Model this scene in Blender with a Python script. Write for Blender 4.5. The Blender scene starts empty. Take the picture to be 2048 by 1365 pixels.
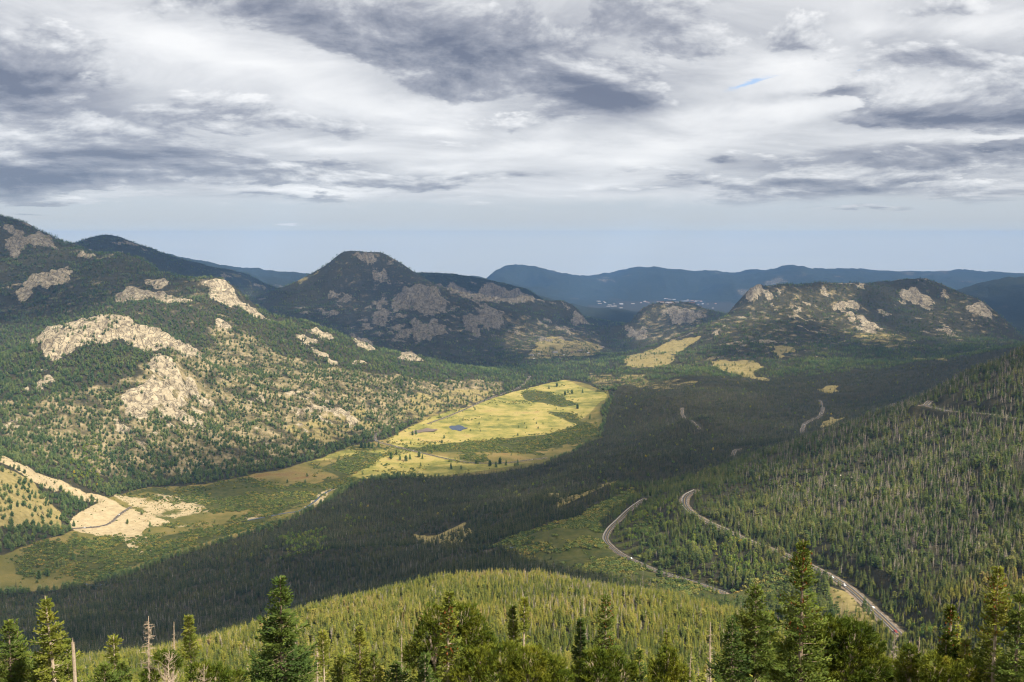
import bpy, math, random
import numpy as np
from mathutils import Vector, Matrix
rng = np.random.default_rng(7)
random.seed(7)
R = math.radians
scene = bpy.context.scene
C = scene.collection

# ------------------------------------------------------------------ camera, sky, sun, exposure
FPX, CX, CY, PITCH, CAMZ = 2000.0, 1024.0, 682.5, R(5.77), 700.0   # valley floor is z = 0, units are metres
cam_d = bpy.data.cameras.new('camera'); cam = bpy.data.objects.new('camera', cam_d); C.objects.link(cam)
cam.location = (0, 0, CAMZ); cam.rotation_euler = (R(90) - PITCH, 0, 0)
cam_d.sensor_width = 36.0; cam_d.lens = 36.0 * FPX / 2048.0
cam_d.clip_start = 0.5; cam_d.clip_end = 200000.0
scene.camera = cam
SUN_EL, SUN_AZ = R(45), R(134)                     # azimuth from the view axis towards the right
SUN = Vector((math.cos(SUN_EL) * math.sin(SUN_AZ), math.cos(SUN_EL) * math.cos(SUN_AZ), math.sin(SUN_EL)))
sun_d = bpy.data.lights.new('sun', 'SUN'); sun_d.energy = 5.0; sun_d.angle = R(0.53); sun_d.color = (1.0, 0.91, 0.75)
sun = bpy.data.objects.new('sun', sun_d); C.objects.link(sun); sun.location = (300, -100, 900)
sun.rotation_euler = SUN.to_track_quat('Z', 'Y').to_euler()
vs = scene.view_settings
vs.view_transform = 'Standard'; vs.look = 'None'; vs.exposure = 0.82; vs.gamma = 1.0; vs.use_curve_mapping = False
cy = scene.cycles
cy.max_bounces = 3; cy.diffuse_bounces = 2; cy.glossy_bounces = 1; cy.transmission_bounces = 1; cy.volume_bounces = 0
cy.transparent_max_bounces = 12; cy.caustics_reflective = False; cy.caustics_refractive = False
cy.use_denoising = True; cy.pixel_filter_type = "BLACKMAN_HARRIS"; cy.filter_width = 1.15; cy.use_adaptive_sampling = True; cy.adaptive_threshold = 0.02

def ray(px, py):
    u = (px - CX) / FPX; v = (CY - py) / FPX
    return np.array([u, math.cos(PITCH) + v * math.sin(PITCH), -math.sin(PITCH) + v * math.cos(PITCH)])

def azel(px, py):
    d = ray(px, py)
    return math.atan2(d[0], d[1]), math.atan2(d[2], math.hypot(d[0], d[1]))

class NT:
    """small helper round a node tree"""
    def __init__(s, tree): s.t = tree; tree.nodes.clear()
    def n(s, typ, ins=None, **kw):
        nd = s.t.nodes.new(typ)
        for k, v in kw.items(): setattr(nd, k, v)
        for k, v in (ins or {}).items():
            if isinstance(v, bpy.types.NodeSocket): s.t.links.new(v, nd.inputs[k])
            else: nd.inputs[k].default_value = v
        return nd
    def m(s, op, a, b=0.0, c=0.0, clamp=False):
        return s.n('ShaderNodeMath', {0: a, 1: b, 2: c}, operation=op, use_clamp=clamp).outputs[0]
    def mix(s, f, a, b, blend='MIX'):
        nd = s.n('ShaderNodeMix', data_type='RGBA', blend_type=blend)
        for i, v in ((0, f), (6, a), (7, b)):
            if isinstance(v, bpy.types.NodeSocket): s.t.links.new(v, nd.inputs[i])
            else: nd.inputs[i].default_value = v if i == 0 else ((*v, 1) if len(v) == 3 else v)
        return nd.outputs[2]
    def ramp(s, f, stops, interp='LINEAR'):
        nd = s.n('ShaderNodeValToRGB', {0: f}); cr = nd.color_ramp; cr.interpolation = interp
        while len(cr.elements) > 1: cr.elements.remove(cr.elements[-1])
        cr.elements[0].position = stops[0][0]; c0 = stops[0][1]
        cr.elements[0].color = (*c0, 1) if isinstance(c0, tuple) else (c0, c0, c0, 1)
        for p, c in stops[1:]:
            e = cr.elements.new(p); e.color = (*c, 1) if isinstance(c, tuple) else (c, c, c, 1)
        return nd.outputs[0]
    def noise(s, vec, scale, detail=4, rough=0.55, dist=0.0, out='Fac'):
        return s.n('ShaderNodeTexNoise', {'Vector': vec, 'Scale': scale, 'Detail': detail, 'Roughness': rough, 'Distortion': dist}).outputs[out]

world = bpy.data.worlds.new('World'); scene.world = world; world.use_nodes = True
SKYK = 5.75
def build_sky():
    T = NT(world.node_tree); n, m = T.n, T.m
    tc = n('ShaderNodeTexCoord').outputs['Generated']
    sx = n('ShaderNodeSeparateXYZ', {0: tc}); x, y, z = sx.outputs
    az = m('ARCTAN2', x, y); el = m('ARCSINE', z); elp = m('MAXIMUM', el, -0.03)
    # cloud-layer coordinates: bands flatten towards the horizon as a real deck does
    v = m('MULTIPLY', m('LOGARITHM', m('ADD', elp, 0.055), math.e), 0.50)
    s0 = n('ShaderNodeCombineXYZ', {0: az, 1: v, 2: 0.0}).outputs[0]
    s0u = n('ShaderNodeCombineXYZ', {0: m('ADD', az, 0.006), 1: m('ADD', v, 0.022), 2: 0.0}).outputs[0]
    wn = T.noise(s0, 5.0, 7, 0.62, 0.0, 'Color')
    wv = n('ShaderNodeVectorMath', {0: n('ShaderNodeVectorMath', {0: wn, 1: (-0.5, -0.5, -0.5)}, operation='ADD').outputs[0], 1: (0.16, 0.055, 0)}, operation='MULTIPLY').outputs[0]
    s = n('ShaderNodeVectorMath', {0: n('ShaderNodeCombineXYZ', {0: az, 1: el, 2: 0.0}).outputs[0], 1: wv}, operation='ADD').outputs[0]
    nC = T.noise(s0, 7.5, 11, 0.62, 0.25); nC2 = T.noise(s0u, 7.5, 11, 0.62, 0.25)
    nS = T.noise(n('ShaderNodeVectorMath', {0: s0, 1: (1.3, 1.9, 1)}, operation='MULTIPLY').outputs[0], 4.0, 9, 0.60, 0.9)
    nL = T.noise(s0, 2.2, 4, 0.5, 0.0)
    def blobs(items):
        tot = None
        for (px, py, wx, wy, amp, rot) in items:
            a, e = azel(px, py)
            mp = n('ShaderNodeMapping', {'Vector': s, 'Location': (a, e, 0), 'Rotation': (0, 0, R(rot)), 'Scale': (wx / 2000, wy / 2000, 1)}, vector_type='TEXTURE')
            g = n('ShaderNodeTexGradient', {0: mp.outputs[0]}, gradient_type='QUADRATIC_SPHERE').outputs[1]
            tot = m('MULTIPLY_ADD', g, amp, tot if tot is not None else 0.0)
        return tot
    # the masses of cloud in view: pixel, half sizes, weight, tilt
    dark = blobs([(20, 150, 330, 120, .55, -8), (150, 215, 420, 90, .40, -14), (60, 240, 260, 90, .35, 0), (250, 335, 620, 90, .75, 4), (60, 368, 420, 45, .7, 0),
                  (520, 352, 420, 40, .45, 0), (560, 25, 460, 90, .6, -10), (900, 90, 520, 130, .75, -14), (1120, 70, 420, 150, .50, 0), (880, 150, 300, 60, .35, -8),
                  (1230, 175, 260, 90, .8, -12), (1190, 210, 330, 60, .35, 0), (1640, 190, 240, 22, .45, 4), (1860, 245, 330, 36, 1.0, -3), (2020, 235, 110, 40, .6, 10),
                  (1750, 322, 380, 46, .8, 0), (1960, 325, 240, 50, .6, 0), (1600, 370, 420, 36, .6, 0), (1700, 405, 300, 18, .55, 0), (1440, 325, 100, 30, .4, 0),
                  (1330, 385, 260, 22, .35, 0), (850, 372, 220, 32, .6, 0), (1040, 357, 120, 26, .5, 0), (1750, 90, 560, 90, .25, -6), (480, 402, 420, 14, .4, 0),
                  (80, 420, 180, 14, .4, 0), (1880, 120, 260, 60, .35, -6), (700, 332, 260, 36, .4, 0), (620, 240, 300, 40, .25, 0), (1900, 20, 300, 40, .3, 0)])
    bright = blobs([(1330, 295, 260, 60, .9, 0), (1230, 330, 200, 60, .6, 0), (1560, 130, 200, 60, .65, 0), (1740, 70, 200, 60, .5, 0), (1960, 60, 200, 60, .5, 0), (330, 60, 420, 60, .5, -10),
                    (480, 130, 420, 60, .6, -14), (800, 225, 360, 50, .5, -8), (640, 285, 220, 26, .65, 0), (860, 262, 140, 22, .65, 0), (1020, 300, 200, 36, .5, 0), (870, 335, 200, 24, .45, 0), (1500, 225, 420, 50, .45, 0),
                    (1850, 290, 420, 18, .6, 0), (620, 387, 360, 14, .7, 0), (1190, 380, 90, 12, .6, 0), (230, 397, 320, 10, .5, 0), (600, 440, 40, 9, .75, 0), (1850, 355, 300, 10, .5, 0), (110, 215, 90, 30, .3, 0)])
    relief = m('SUBTRACT', nC2, nC)
    base = m('SUBTRACT', m('MULTIPLY', dark, 1.05), m('MULTIPLY', bright, 0.65))
    # veil behind: soft, bright, streaked
    vd = m('MULTIPLY_ADD', m('SUBTRACT', nS, 0.5), 0.75, m('MULTIPLY_ADD', base, 0.62, 0.29))
    vd = m('MULTIPLY_ADD', m('SUBTRACT', nL, 0.5), 0.35, vd)
    ST = [(0.0, (1.0, .995, .985)), (.16, (.87, .872, .878)), (.36, (.64, .65, .675)), (.58, (.40, .415, .465)), (.82, (.265, .285, .345)), (1.0, (.18, .20, .265))]
    veil = T.ramp(vd, ST)
    # cumulus in front: crisp edges, sunlit rims, darker flat bases
    q_ = m('ADD', base, m('MULTIPLY', m('SUBTRACT', nC, 0.50), 2.6))
    alpha = n('ShaderNodeMapRange', {0: q_, 1: 0.06, 2: 0.24}, interpolation_type='SMOOTHSTEP').outputs[0]
    cd = m('MULTIPLY_ADD', q_, 0.46, 0.32); cd = m('MULTIPLY_ADD', relief, 3.2, cd); cd = m('MULTIPLY_ADD', dark, 0.20, cd)
    cum = T.ramp(cd, ST)
    col = T.mix(m('MULTIPLY', alpha, 0.92), veil, cum)
    low = T.ramp(m('MULTIPLY', el, 1 / 0.10), LOWSKY)
    # clear, pale strip under the cloud edge, with faint streaks
    lowc = T.mix(m('MULTIPLY', m('SUBTRACT', nS, .45, clamp=True), .8), low, (.70, .71, .73))
    edge = m('ADD', el, m('MULTIPLY', m('SUBTRACT', nC, 0.5), 0.04))
    up = n('ShaderNodeMapRange', {0: edge, 1: 0.030, 2: 0.048}, interpolation_type='SMOOTHSTEP').outputs[0]
    thin = n('ShaderNodeMapRange', {0: m('ADD', m('ADD', dark, bright), m('MULTIPLY', m('SUBTRACT', nC, .5), .9)), 1: .16, 2: .42}, interpolation_type='SMOOTHSTEP').outputs[0]
    thin = m('MULTIPLY', thin, m('GREATER_THAN', el, 0.006))
    cov = m('MAXIMUM', up, m('MULTIPLY', thin, .8), clamp=True)
    deck = T.mix(cov, lowc, col)
    sky = n('ShaderNodeTexSky', sky_type='NISHITA', sun_disc=False, sun_elevation=SUN_EL, sun_rotation=SUN_AZ, altitude=3300, air_density=1.0, dust_density=1.0, ozone_density=1.5).outputs[0]
    holes = blobs([(1488, 160, 36, 20, 1.1, 22), (1515, 153, 34, 8, .6, 10), (1705, 138, 34, 7, .9, 0)])
    hm = n('ShaderNodeMapRange', {0: m('ADD', holes, m('MULTIPLY', m('SUBTRACT', nC, .5), -2.2)), 1: 0.15, 2: 1.0}, interpolation_type='SMOOTHSTEP').outputs[0]
    hm = m('MULTIPLY', hm, m('MULTIPLY', holes, 2.0, clamp=True))
    deck10 = T.mix(1.0, deck, (SKYK, SKYK, SKYK), 'MULTIPLY')
    fin = T.mix(hm, deck10, T.mix(0.25, sky, deck10))
    fin = T.mix(0.05, fin, sky)
    bg = n('ShaderNodeBackground', {'Color': fin, 'Strength': 0.1})
    out = n('ShaderNodeOutputWorld'); T.t.links.new(bg.outputs[0], out.inputs[0])
LOWSKY = [(0.0, (.90, .87, .74)), (.087, (.84, .83, .73)), (.131, (.73, .75, .72)), (.175, (.67, .70, .71)), (.262, (.63, .665, .69)), (.349, (.61, .65, .68)), (.524, (.63, .66, .685)), (1.0, (.68, .70, .74))]
build_sky()
world.cycles.sampling_method = 'MANUAL'; world.cycles.sample_map_resolution = 512

# ------------------------------------------------------------------ numeric helpers
def P(px, py, d):
    r = ray(px, py); return r * (d / r[1]) + np.array([0, 0, CAMZ])
def F(px, py, z):
    r = ray(px, py); return r * ((z - CAMZ) / r[2]) + np.array([0, 0, CAMZ])

def hash2(ix, iy, seed):
    h = (ix.astype(np.int64) * 374761393 + iy.astype(np.int64) * 668265263 + seed * 974634777) & 0xFFFFFFFF
    h = ((h ^ (h >> 13)) * 1274126177) & 0xFFFFFFFF
    h = ((h ^ (h >> 16)) * 2246822519) & 0xFFFFFFFF
    return ((h ^ (h >> 15)) & 0xFFFFFF) / float(0xFFFFFF)
def vnoise(x, y, seed):
    ix = np.floor(x); iy = np.floor(y); fx = x - ix; fy = y - iy
    fx = fx * fx * fx * (fx * (fx * 6 - 15) + 10); fy = fy * fy * fy * (fy * (fy * 6 - 15) + 10)
    a = hash2(ix, iy, seed); b = hash2(ix + 1, iy, seed); c = hash2(ix, iy + 1, seed); d = hash2(ix + 1, iy + 1, seed)
    return (a + (b - a) * fx + (c - a) * fy + (a - b - c + d) * fx * fy) * 2 - 1
def fbm(x, y, wl, octaves, seed, gain=0.5):
    t = 0; a = 1.0; n = 0
    for o in range(octaves):
        ca, sa = math.cos(o * 1.1 + .3), math.sin(o * 1.1 + .3)
        t = t + a * vnoise((x * ca - y * sa) / wl + 17.3 * o, (x * sa + y * ca) / wl - 9.1 * o, seed + o); n += a
        a *= gain; wl *= 0.5
    return t / n
def ridged(x, y, wl, octaves, seed):
    t = 0; a = 1.0; n = 0
    for o in range(octaves):
        t = t + a * (1 - 2 * np.abs(vnoise(x / wl + 5.7 * o, y / wl + 3.3 * o, seed + o))); n += a; a *= .55; wl *= .5
    return t / n
def sstep(a, b, x):
    t = np.clip((x - a) / (b - a), 0, 1); return t * t * (3 - 2 * t)
def inpoly(x, y, poly):
    res = np.zeros(x.shape, bool); n = len(poly)
    for i in range(n):
        x0, y0 = poly[i][0], poly[i][1]; x1, y1 = poly[(i + 1) % n][0], poly[(i + 1) % n][1]
        c = ((y0 > y) != (y1 > y)) & (x < (x1 - x0) * (y - y0) / ((y1 - y0) if y1 != y0 else 1e-9) + x0); res ^= c
    return res
def mesh_from(name, v, f, mats=(), smooth=False, mi=None):
    v = np.asarray(v, np.float32); f = np.asarray(f, np.int32); k = f.shape[1]
    me = bpy.data.meshes.new(name)
    me.vertices.add(len(v)); me.vertices.foreach_set('co', v.ravel())
    me.loops.add(f.size); me.loops.foreach_set('vertex_index', f.ravel())
    me.polygons.add(len(f)); me.polygons.foreach_set('loop_start', np.arange(0, f.size, k, dtype=np.int32))
    try: me.polygons.foreach_set('loop_total', np.full(len(f), k, np.int32))
    except Exception: pass
    if mi is not None: me.polygons.foreach_set('material_index', np.asarray(mi, np.int32))
    me.polygons.foreach_set('use_smooth', np.full(len(f), smooth, bool))
    me.update(calc_edges=True); me.validate()
    for mt in mats: me.materials.append(mt)
    return me
def link(name, me, parent=None, loc=None, label=None, cat=None, group=None, kind=None):
    o = bpy.data.objects.new(name, me); C.objects.link(o)
    if parent: o.parent = parent
    if loc is not None: o.location = loc
    for k, v in (('label', label), ('category', cat), ('group', group), ('kind', kind)):
        if v: o[k] = v
    return o

# ------------------------------------------------------------------ terrain control points
pts = []
def line(fn, seq, step=0.035, back=None):
    """a crest, toe or contour line through the given points, made dense; back = (metres behind, drop)"""
    ps = [fn(*q) for q in seq]; out = [ps[0]]
    for a, b in zip(ps[:-1], ps[1:]):
        la = np.array([math.atan2(a[0], a[1]), math.log(math.hypot(a[0], a[1]))]); lb = np.array([math.atan2(b[0], b[1]), math.log(math.hypot(b[0], b[1]))])
        k = max(1, int(np.linalg.norm(la - lb) / step))
        for i in range(1, k + 1): out.append(a + (b - a) * i / k)
    pts.extend(out)
    if back:
        for q in out:
            r = math.hypot(q[0], q[1]); pts.append(np.array([q[0] * (1 + back[0] / r), q[1] * (1 + back[0] / r), q[2] - back[1]]))
def single(fn, seq): pts.extend(fn(*q) for q in seq)

# valley floor and its edges
line(F, [(1085, 750, 4), (1050, 765, 6), (1000, 790, 6), (950, 808, 6), (880, 838, 6), (800, 866, 6), (755, 875, 6), (700, 890, 6), (620, 920, 6), (560, 935, 8), (480, 955, 10), (400, 962, 14), (330, 966, 20), (260, 976, 30), (205, 992, 34)])
single(F, [(150, 1010, 40), (130, 1050, 25), (60, 1080, 40), (0, 1110, 40), (0, 1060, 70), (0, 985, 120), (60, 950, 110), (0, 922, 150), (120, 975, 65),
           (200, 1100, 6), (300, 1060, 6), (400, 1020, 3), (500, 1000, 0), (600, 960, 0), (750, 920, 0), (850, 880, 0), (920, 860, 0), (1000, 830, 0), (1100, 800, 0),
           (1120, 770, 0), (1180, 830, 0), (1000, 880, 0), (1100, 890, 0), (250, 1150, 6), (100, 1155, 12), (0, 1170, 16), (250, 1040, 14), (290, 1070, 8), (400, 985, 5), (1050, 780, 0), (900, 900, 0), (1000, 910, 0), (650, 940, 0), (480, 1040, 0), (-250, 1100, 60), (-250, 1180, 30), (-250, 960, 160)])
line(F, [(-200, 1215, 25), (0, 1197, 20), (120, 1183, 12), (250, 1155, 10), (350, 1118, 8), (430, 1092, 6), (520, 1064, 6), (600, 1034, 6), (660, 1003, 6), (720, 967, 6), (800, 958, 6), (900, 955, 6), (1000, 942, 6), (1090, 927, 6), (1150, 905, 6), (1205, 865, 6), (1200, 832, 6), (1225, 792, 8), (1290, 768, 20)])
# moraine in front of the valley
single(P, [(0, 1260, 1400), (150, 1230, 1700), (300, 1230, 1650), (300, 1300, 1250), (500, 1150, 1900), (500, 1220, 1500), (700, 1060, 2050), (700, 1130, 1700), (850, 1010, 2400), (850, 1080, 1950), (850, 1138, 1520),
           (1000, 970, 2650), (1000, 1040, 1900), (1000, 1070, 1650), (1000, 1108, 1450), (1100, 950, 2600), (1100, 1000, 2000), (1100, 1040, 1720), (1200, 910, 2800), (1200, 950, 2400), (1300, 880, 2900), (1300, 930, 2450), (1400, 840, 3200), (1400, 900, 2600),
           (-200, 1290, 1300), (130, 1300, 1250), (600, 1100, 1850)])
# hanging side valley with its creek meadow
single(P, [(1250, 975, 1850), (1200, 1010, 1700), (1150, 1060, 1500), (1050, 1090, 1420), (1150, 1110, 1350), (1250, 1140, 1250), (1350, 1165, 1170), (1050, 1135, 1300), (1300, 1070, 1420), (1400, 1100, 1270)])
# near spur
line(P, [(-150, 1408, 820), (0, 1353, 850), (150, 1345, 830), (300, 1327, 820), (420, 1300, 830), (520, 1267, 850), (650, 1227, 880), (800, 1187, 900), (900, 1169, 920), (1000, 1170, 930), (1100, 1172, 920), (1200, 1189, 900), (1300, 1204, 870), (1400, 1219, 840), (1500, 1249, 800), (1560, 1275, 740), (1620, 1308, 680), (1700, 1378, 600)], back=(140, 62))
single(P, [(0, 1375, 640), (300, 1368, 560), (500, 1365, 480), (1000, 1365, 450), (1500, 1365, 460), (1000, 1240, 640), (700, 1290, 620), (1300, 1260, 620)])
# right slope and the two road benches
UP_ROAD = [(1393, 981, 303), (1375, 990, 303), (1369, 1001, 303), (1372, 1014, 304), (1394, 1033, 306), (1450, 1060, 311), (1500, 1083, 316), (1560, 1106, 321), (1620, 1131, 327), (1692, 1172, 332), (1743, 1217, 336), (1800, 1268, 341)]
LOW_ROAD = [(1290, 998, 262), (1262, 1018, 262), (1234, 1044, 264), (1217, 1062, 266), (1212, 1080, 269), (1230, 1100, 273), (1260, 1118, 277), (1320, 1144, 283), (1400, 1168, 290), (1450, 1185, 293)]
line(F, UP_ROAD); line(F, LOW_ROAD)
single(F, [(1480, 1150, 300), (1550, 1190, 306), (1600, 1220, 318), (1660, 1250, 325), (1700, 1215, 330), (1720, 1250, 335), (1850, 1320, 345)])
single(P, [(2048, 1100, 930), (2048, 900, 1200), (2048, 1250, 780), (1900, 1250, 850), (1900, 1100, 1020), (1900, 950, 1250), (1900, 850, 1500), (1700, 1100, 1120), (1700, 1000, 1300), (1700, 900, 1600), (1550, 1000, 1450), (1550, 930, 1700), (1450, 960, 1650), (1450, 1010, 1480), (2300, 900, 1150), (2300, 1200, 750)])
line(P, [(2400, 560, 1800), (2200, 650, 1760), (2048, 716, 1750), (1970, 746, 1800), (1880, 780, 1850), (1800, 806, 1850), (1700, 848, 1850), (1620, 880, 1850), (1540, 902, 1900), (1480, 922, 1950), (1420, 950, 1900), (1350, 968, 1850), (1290, 988, 1800)], back=(250, 105))
# middle distance, right
single(P, [(1500, 870, 3000), (1600, 850, 3200), (1700, 800, 3700), (1620, 790, 3850), (1800, 770, 3900), (1900, 730, 4100), (2048, 690, 4300), (1300, 800, 3850), (1400, 790, 3900), (1500, 800, 3700), (1250, 770, 4500), (1350, 760, 4550), (1480, 740, 4800), (1540, 755, 4600), (1560, 700, 5300), (1700, 720, 5000), (1850, 715, 4900), (1950, 715, 4700), (1250, 720, 5600), (1350, 700, 6000), (2300, 650, 4400)])
single(F, [(1100, 740, -10), (1150, 725, -20), (1000, 737, -6), (1200, 706, -50), (1215, 691, -70), (1060, 716, -20), (1180, 745, -5)])
# table mountain on the right
line(P, [(1290, 698, 6150), (1350, 675, 6300), (1400, 655, 6450), (1440, 640, 6550), (1468, 620, 6650), (1482, 600, 6700), (1496, 580, 6750), (1530, 571, 6800), (1600, 568, 6900), (1640, 563, 7000), (1700, 568, 7050), (1760, 565, 7150), (1830, 557, 7300), (1870, 566, 7350), (1890, 575, 7350), (1920, 597, 7300), (1990, 628, 7000), (2030, 660, 6700), (2070, 690, 6300), (2300, 720, 6000)], step=0.02, back=(450, 190))
single(P, [(1560, 590, 6700), (1550, 640, 6350), (1450, 680, 5900), (1650, 600, 6750), (1650, 640, 6350), (1650, 680, 5800), (1750, 610, 6750), (1750, 660, 6200), (1850, 600, 6950), (1850, 650, 6400), (1850, 690, 5700), (1950, 660, 6400), (1950, 690, 5600), (1870, 620, 6750), (1800, 588, 7020), (1520, 610, 6600), (1500, 620, 6560)])
# small rocky hill in the gap
line(P, [(1210, 672, 7600), (1240, 650, 7900), (1270, 632, 8100), (1310, 615, 8300), (1350, 612, 8400), (1385, 612, 8500), (1412, 626, 8500), (1440, 638, 8400)], step=0.02, back=(500, 190))
single(P, [(1300, 650, 7800), (1280, 680, 7400), (1350, 660, 7500)])
# dark dome mountain in the middle
line(P, [(480, 606, 7700), (540, 585, 7800), (600, 561, 7900), (640, 541, 7950), (665, 521, 8000), (680, 509, 8000), (710, 505, 8000), (745, 504, 8000), (770, 509, 8000), (800, 526, 7950), (830, 545, 7900), (850, 558, 7850), (880, 575, 7800), (920, 590, 7750), (1000, 601, 7900), (1060, 598, 8100), (1100, 604, 8100), (1132, 606, 8200), (1160, 626, 8000), (1200, 652, 7800), (1225, 678, 7600)], step=0.02, back=(450, 160))
single(P, [(600, 610, 7400), (700, 560, 7700), (750, 620, 7200), (700, 650, 6800), (830, 580, 7500), (830, 630, 7000), (830, 670, 6500), (950, 650, 6900), (900, 700, 6200), (1000, 660, 7100), (1000, 700, 6400), (1100, 650, 7500), (1100, 690, 6700), (1150, 640, 7900), (1180, 670, 7400), (600, 635, 6900), (790, 600, 7420), (870, 605, 7350), (860, 650, 6750), (960, 620, 7350), (1030, 630, 7400)])
line(P, [(820, 547, 9300), (870, 546, 9500), (930, 551, 9600), (1000, 563, 9600), (1050, 575, 9500), (1075, 592, 9400)], back=(600, 260))
single(P, [(950, 600, 9250), (1050, 600, 9200), (880, 580, 9100)])
# left hillside with rock domes
line(P, [(540, 640, 4700), (600, 640, 4800), (640, 659, 4900), (700, 679, 5000), (760, 699, 5100), (830, 715, 5200), (900, 732, 5300)], back=(350, 110))
single(P, [(600, 700, 4300), (500, 720, 4000), (700, 760, 4000), (600, 800, 3650), (500, 850, 3300), (400, 900, 3000), (850, 780, 4250), (800, 820, 3900), (950, 760, 4650), (400, 800, 3400), (400, 730, 3800), (300, 880, 2950), (200, 900, 2850), (100, 880, 2800), (650, 860, 3450), (740, 850, 3650)])
line(P, [(-200, 760, 3550), (0, 715, 3600), (60, 690, 3600), (120, 665, 3650), (180, 647, 3680), (230, 635, 3700), (280, 645, 3700), (330, 670, 3650), (390, 705, 3650)], step=0.02, back=(170, 45))
line(P, [(300, 690, 3580), (340, 735, 3450), (325, 775, 3300), (290, 830, 3100)], step=0.02)
single(P, [(200, 740, 3300), (100, 760, 3250), (0, 800, 3100), (150, 830, 3000), (230, 690, 3480), (-200, 820, 3050), (0, 680, 4100), (100, 648, 4200), (200, 621, 4250), (300, 610, 4300), (370, 640, 4200), (450, 660, 4200), (-200, 700, 4100)])
line(P, [(-400, 380, 6300), (-200, 400, 6200), (0, 438, 6000), (60, 451, 5900), (110, 476, 5800), (140, 493, 5700), (200, 511, 5500), (280, 521, 5300), (330, 546, 5100), (390, 561, 4900), (430, 559, 4800), (462, 568, 4750), (480, 590, 4700), (500, 613, 4680), (540, 640, 4700)], step=0.02, back=(420, 150))
single(P, [(0, 560, 5000), (100, 545, 5050), (200, 570, 4700), (0, 620, 4500), (100, 600, 4500), (300, 580, 4700), (430, 612, 4480), (470, 620, 4480), (-200, 560, 5000), (260, 585, 4600), (350, 610, 4500)])
# ridges far behind
line(P, [(60, 505, 8500), (145, 491, 8500), (200, 471, 8600), (235, 471, 8600), (300, 497, 8600), (400, 526, 8800), (480, 546, 9000), (515, 561, 9000), (545, 578, 8800)], back=(700, 260))
line(P, [(200, 500, 16000), (310, 501, 16000), (380, 508, 16000), (460, 524, 16000), (530, 530, 16000), (600, 537, 16000), (640, 543, 16000), (720, 552, 16000)], back=(2500, 500))
single(P, [(500, 548, 15000), (600, 560, 14000), (580, 576, 12500), (450, 560, 12000)])
line(P, [(800, 533, 15000), (830, 534, 15000), (870, 545, 15000), (940, 553, 15000), (990, 556, 21000), (1040, 545, 21000), (1090, 552, 20500), (1130, 551, 20000), (1200, 537, 20000), (1260, 536, 20000), (1300, 534, 19500), (1350, 532, 19000), (1400, 538, 19000), (1440, 542, 19000), (1490, 543, 19000), (1530, 536, 18500), (1620, 530, 18000), (1700, 534, 18500), (1760, 539, 19000), (1800, 545, 20000), (1860, 543, 20000), (1960, 546, 20000), (2010, 551, 20000), (2300, 560, 20000)], back=(2500, 480))
line(P, [(1870, 585, 12500), (1910, 578, 13000), (1960, 571, 13000), (2048, 556, 13000), (2300, 540, 13000)], back=(900, 300))
single(F, [(1180, 622, -310), (1300, 610, -310), (1430, 613, -310), (1240, 616, -310), (1150, 616, -300)])
single(P, [(1040, 560, 18200), (1040, 572, 16000), (980, 566, 17000), (1100, 562, 17800), (1150, 560, 18000), (1350, 556, 17800), (1600, 552, 16800), (1750, 560, 17000), (1900, 562, 17500), (880, 556, 13500), (1500, 560, 17300), (420, 530, 14500), (350, 520, 14500), (1060, 575, 13000), (1100, 590, 13000), (1200, 585, 17200), (1300, 580, 17300), (1400, 585, 17000), (1460, 565, 16800), (1460, 600, 16000), (1250, 560, 18200), (2000, 620, 10500), (1900, 620, 10500)])
for a in np.linspace(-1.35, 1.35, 12):
    for r_, z_ in ((24500, -330), (27500, -280)): pts.append(np.array([r_ * math.sin(a), r_ * math.cos(a), z_]))
# the slope under the viewpoint (nearer ground is a plain profile, see NEAR below)
for x_, y_, z_ in [(0, 380, 524), (-190, 360, 520), (190, 360, 530), (-420, 420, 455), (400, 400, 500), (-700, 300, 440), (700, 300, 480), (-2500, 500, 300), (2500, 500, 600)]:
    pts.append(np.array([x_, y_, z_], float))
pts = np.array(pts)
# one tiny-clash filter, then a multiquadric surface in log-polar (conformal) coordinates
Q = np.stack([np.arctan2(pts[:, 0], pts[:, 1]), np.log(np.hypot(pts[:, 0], pts[:, 1]))], 1)
keep = []
for i in range(len(Q)):
    if all(np.sum((Q[i] - Q[j]) ** 2) > 0.006 ** 2 for j in keep): keep.append(i)
Q = Q[keep]; Zc = pts[keep, 2]
EPS = 0.012
def phi(d2): return np.sqrt(d2 + EPS * EPS)
D2 = ((Q[:, None] - Q[None]) ** 2).sum(-1)
W = np.linalg.solve(phi(D2) + np.eye(len(Q)) * 1e-6, Zc - Zc.mean())

azs = np.concatenate([np.linspace(-1.45, -0.56, 16, endpoint=False), np.linspace(-0.56, 0.56, 661), np.linspace(0.56, 1.45, 17)[1:]])
def lsp(a, b, f): return np.exp(np.linspace(math.log(a), math.log(b), max(2, int(math.log(b / a) / f)), endpoint=False))
rs = np.concatenate([lsp(1.5, 60, .08), lsp(60, 780, .013), lsp(780, 9800, .0044), lsp(9800, 22000, .009), lsp(22000, 27000, .03), [27000.0]])
NA, NR = len(azs), len(rs)
lr = np.log(rs)
def rbf(a, l):
    out = np.empty(a.size); a1 = a.ravel(); l1 = l.ravel()
    for i in range(0, a.size, 20000):
        d2 = (a1[i:i + 20000, None] - Q[:, 0]) ** 2 + (l1[i:i + 20000, None] - Q[:, 1]) ** 2
        out[i:i + 20000] = phi(d2) @ W
    return out.reshape(a.shape) + Zc.mean()
ia = np.unique(np.append(np.arange(0, NA, 3), NA - 1)); ir = np.unique(np.append(np.arange(0, NR, 3), NR - 1))
Zs = rbf(*np.meshgrid(azs[ia], lr[ir]))
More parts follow.
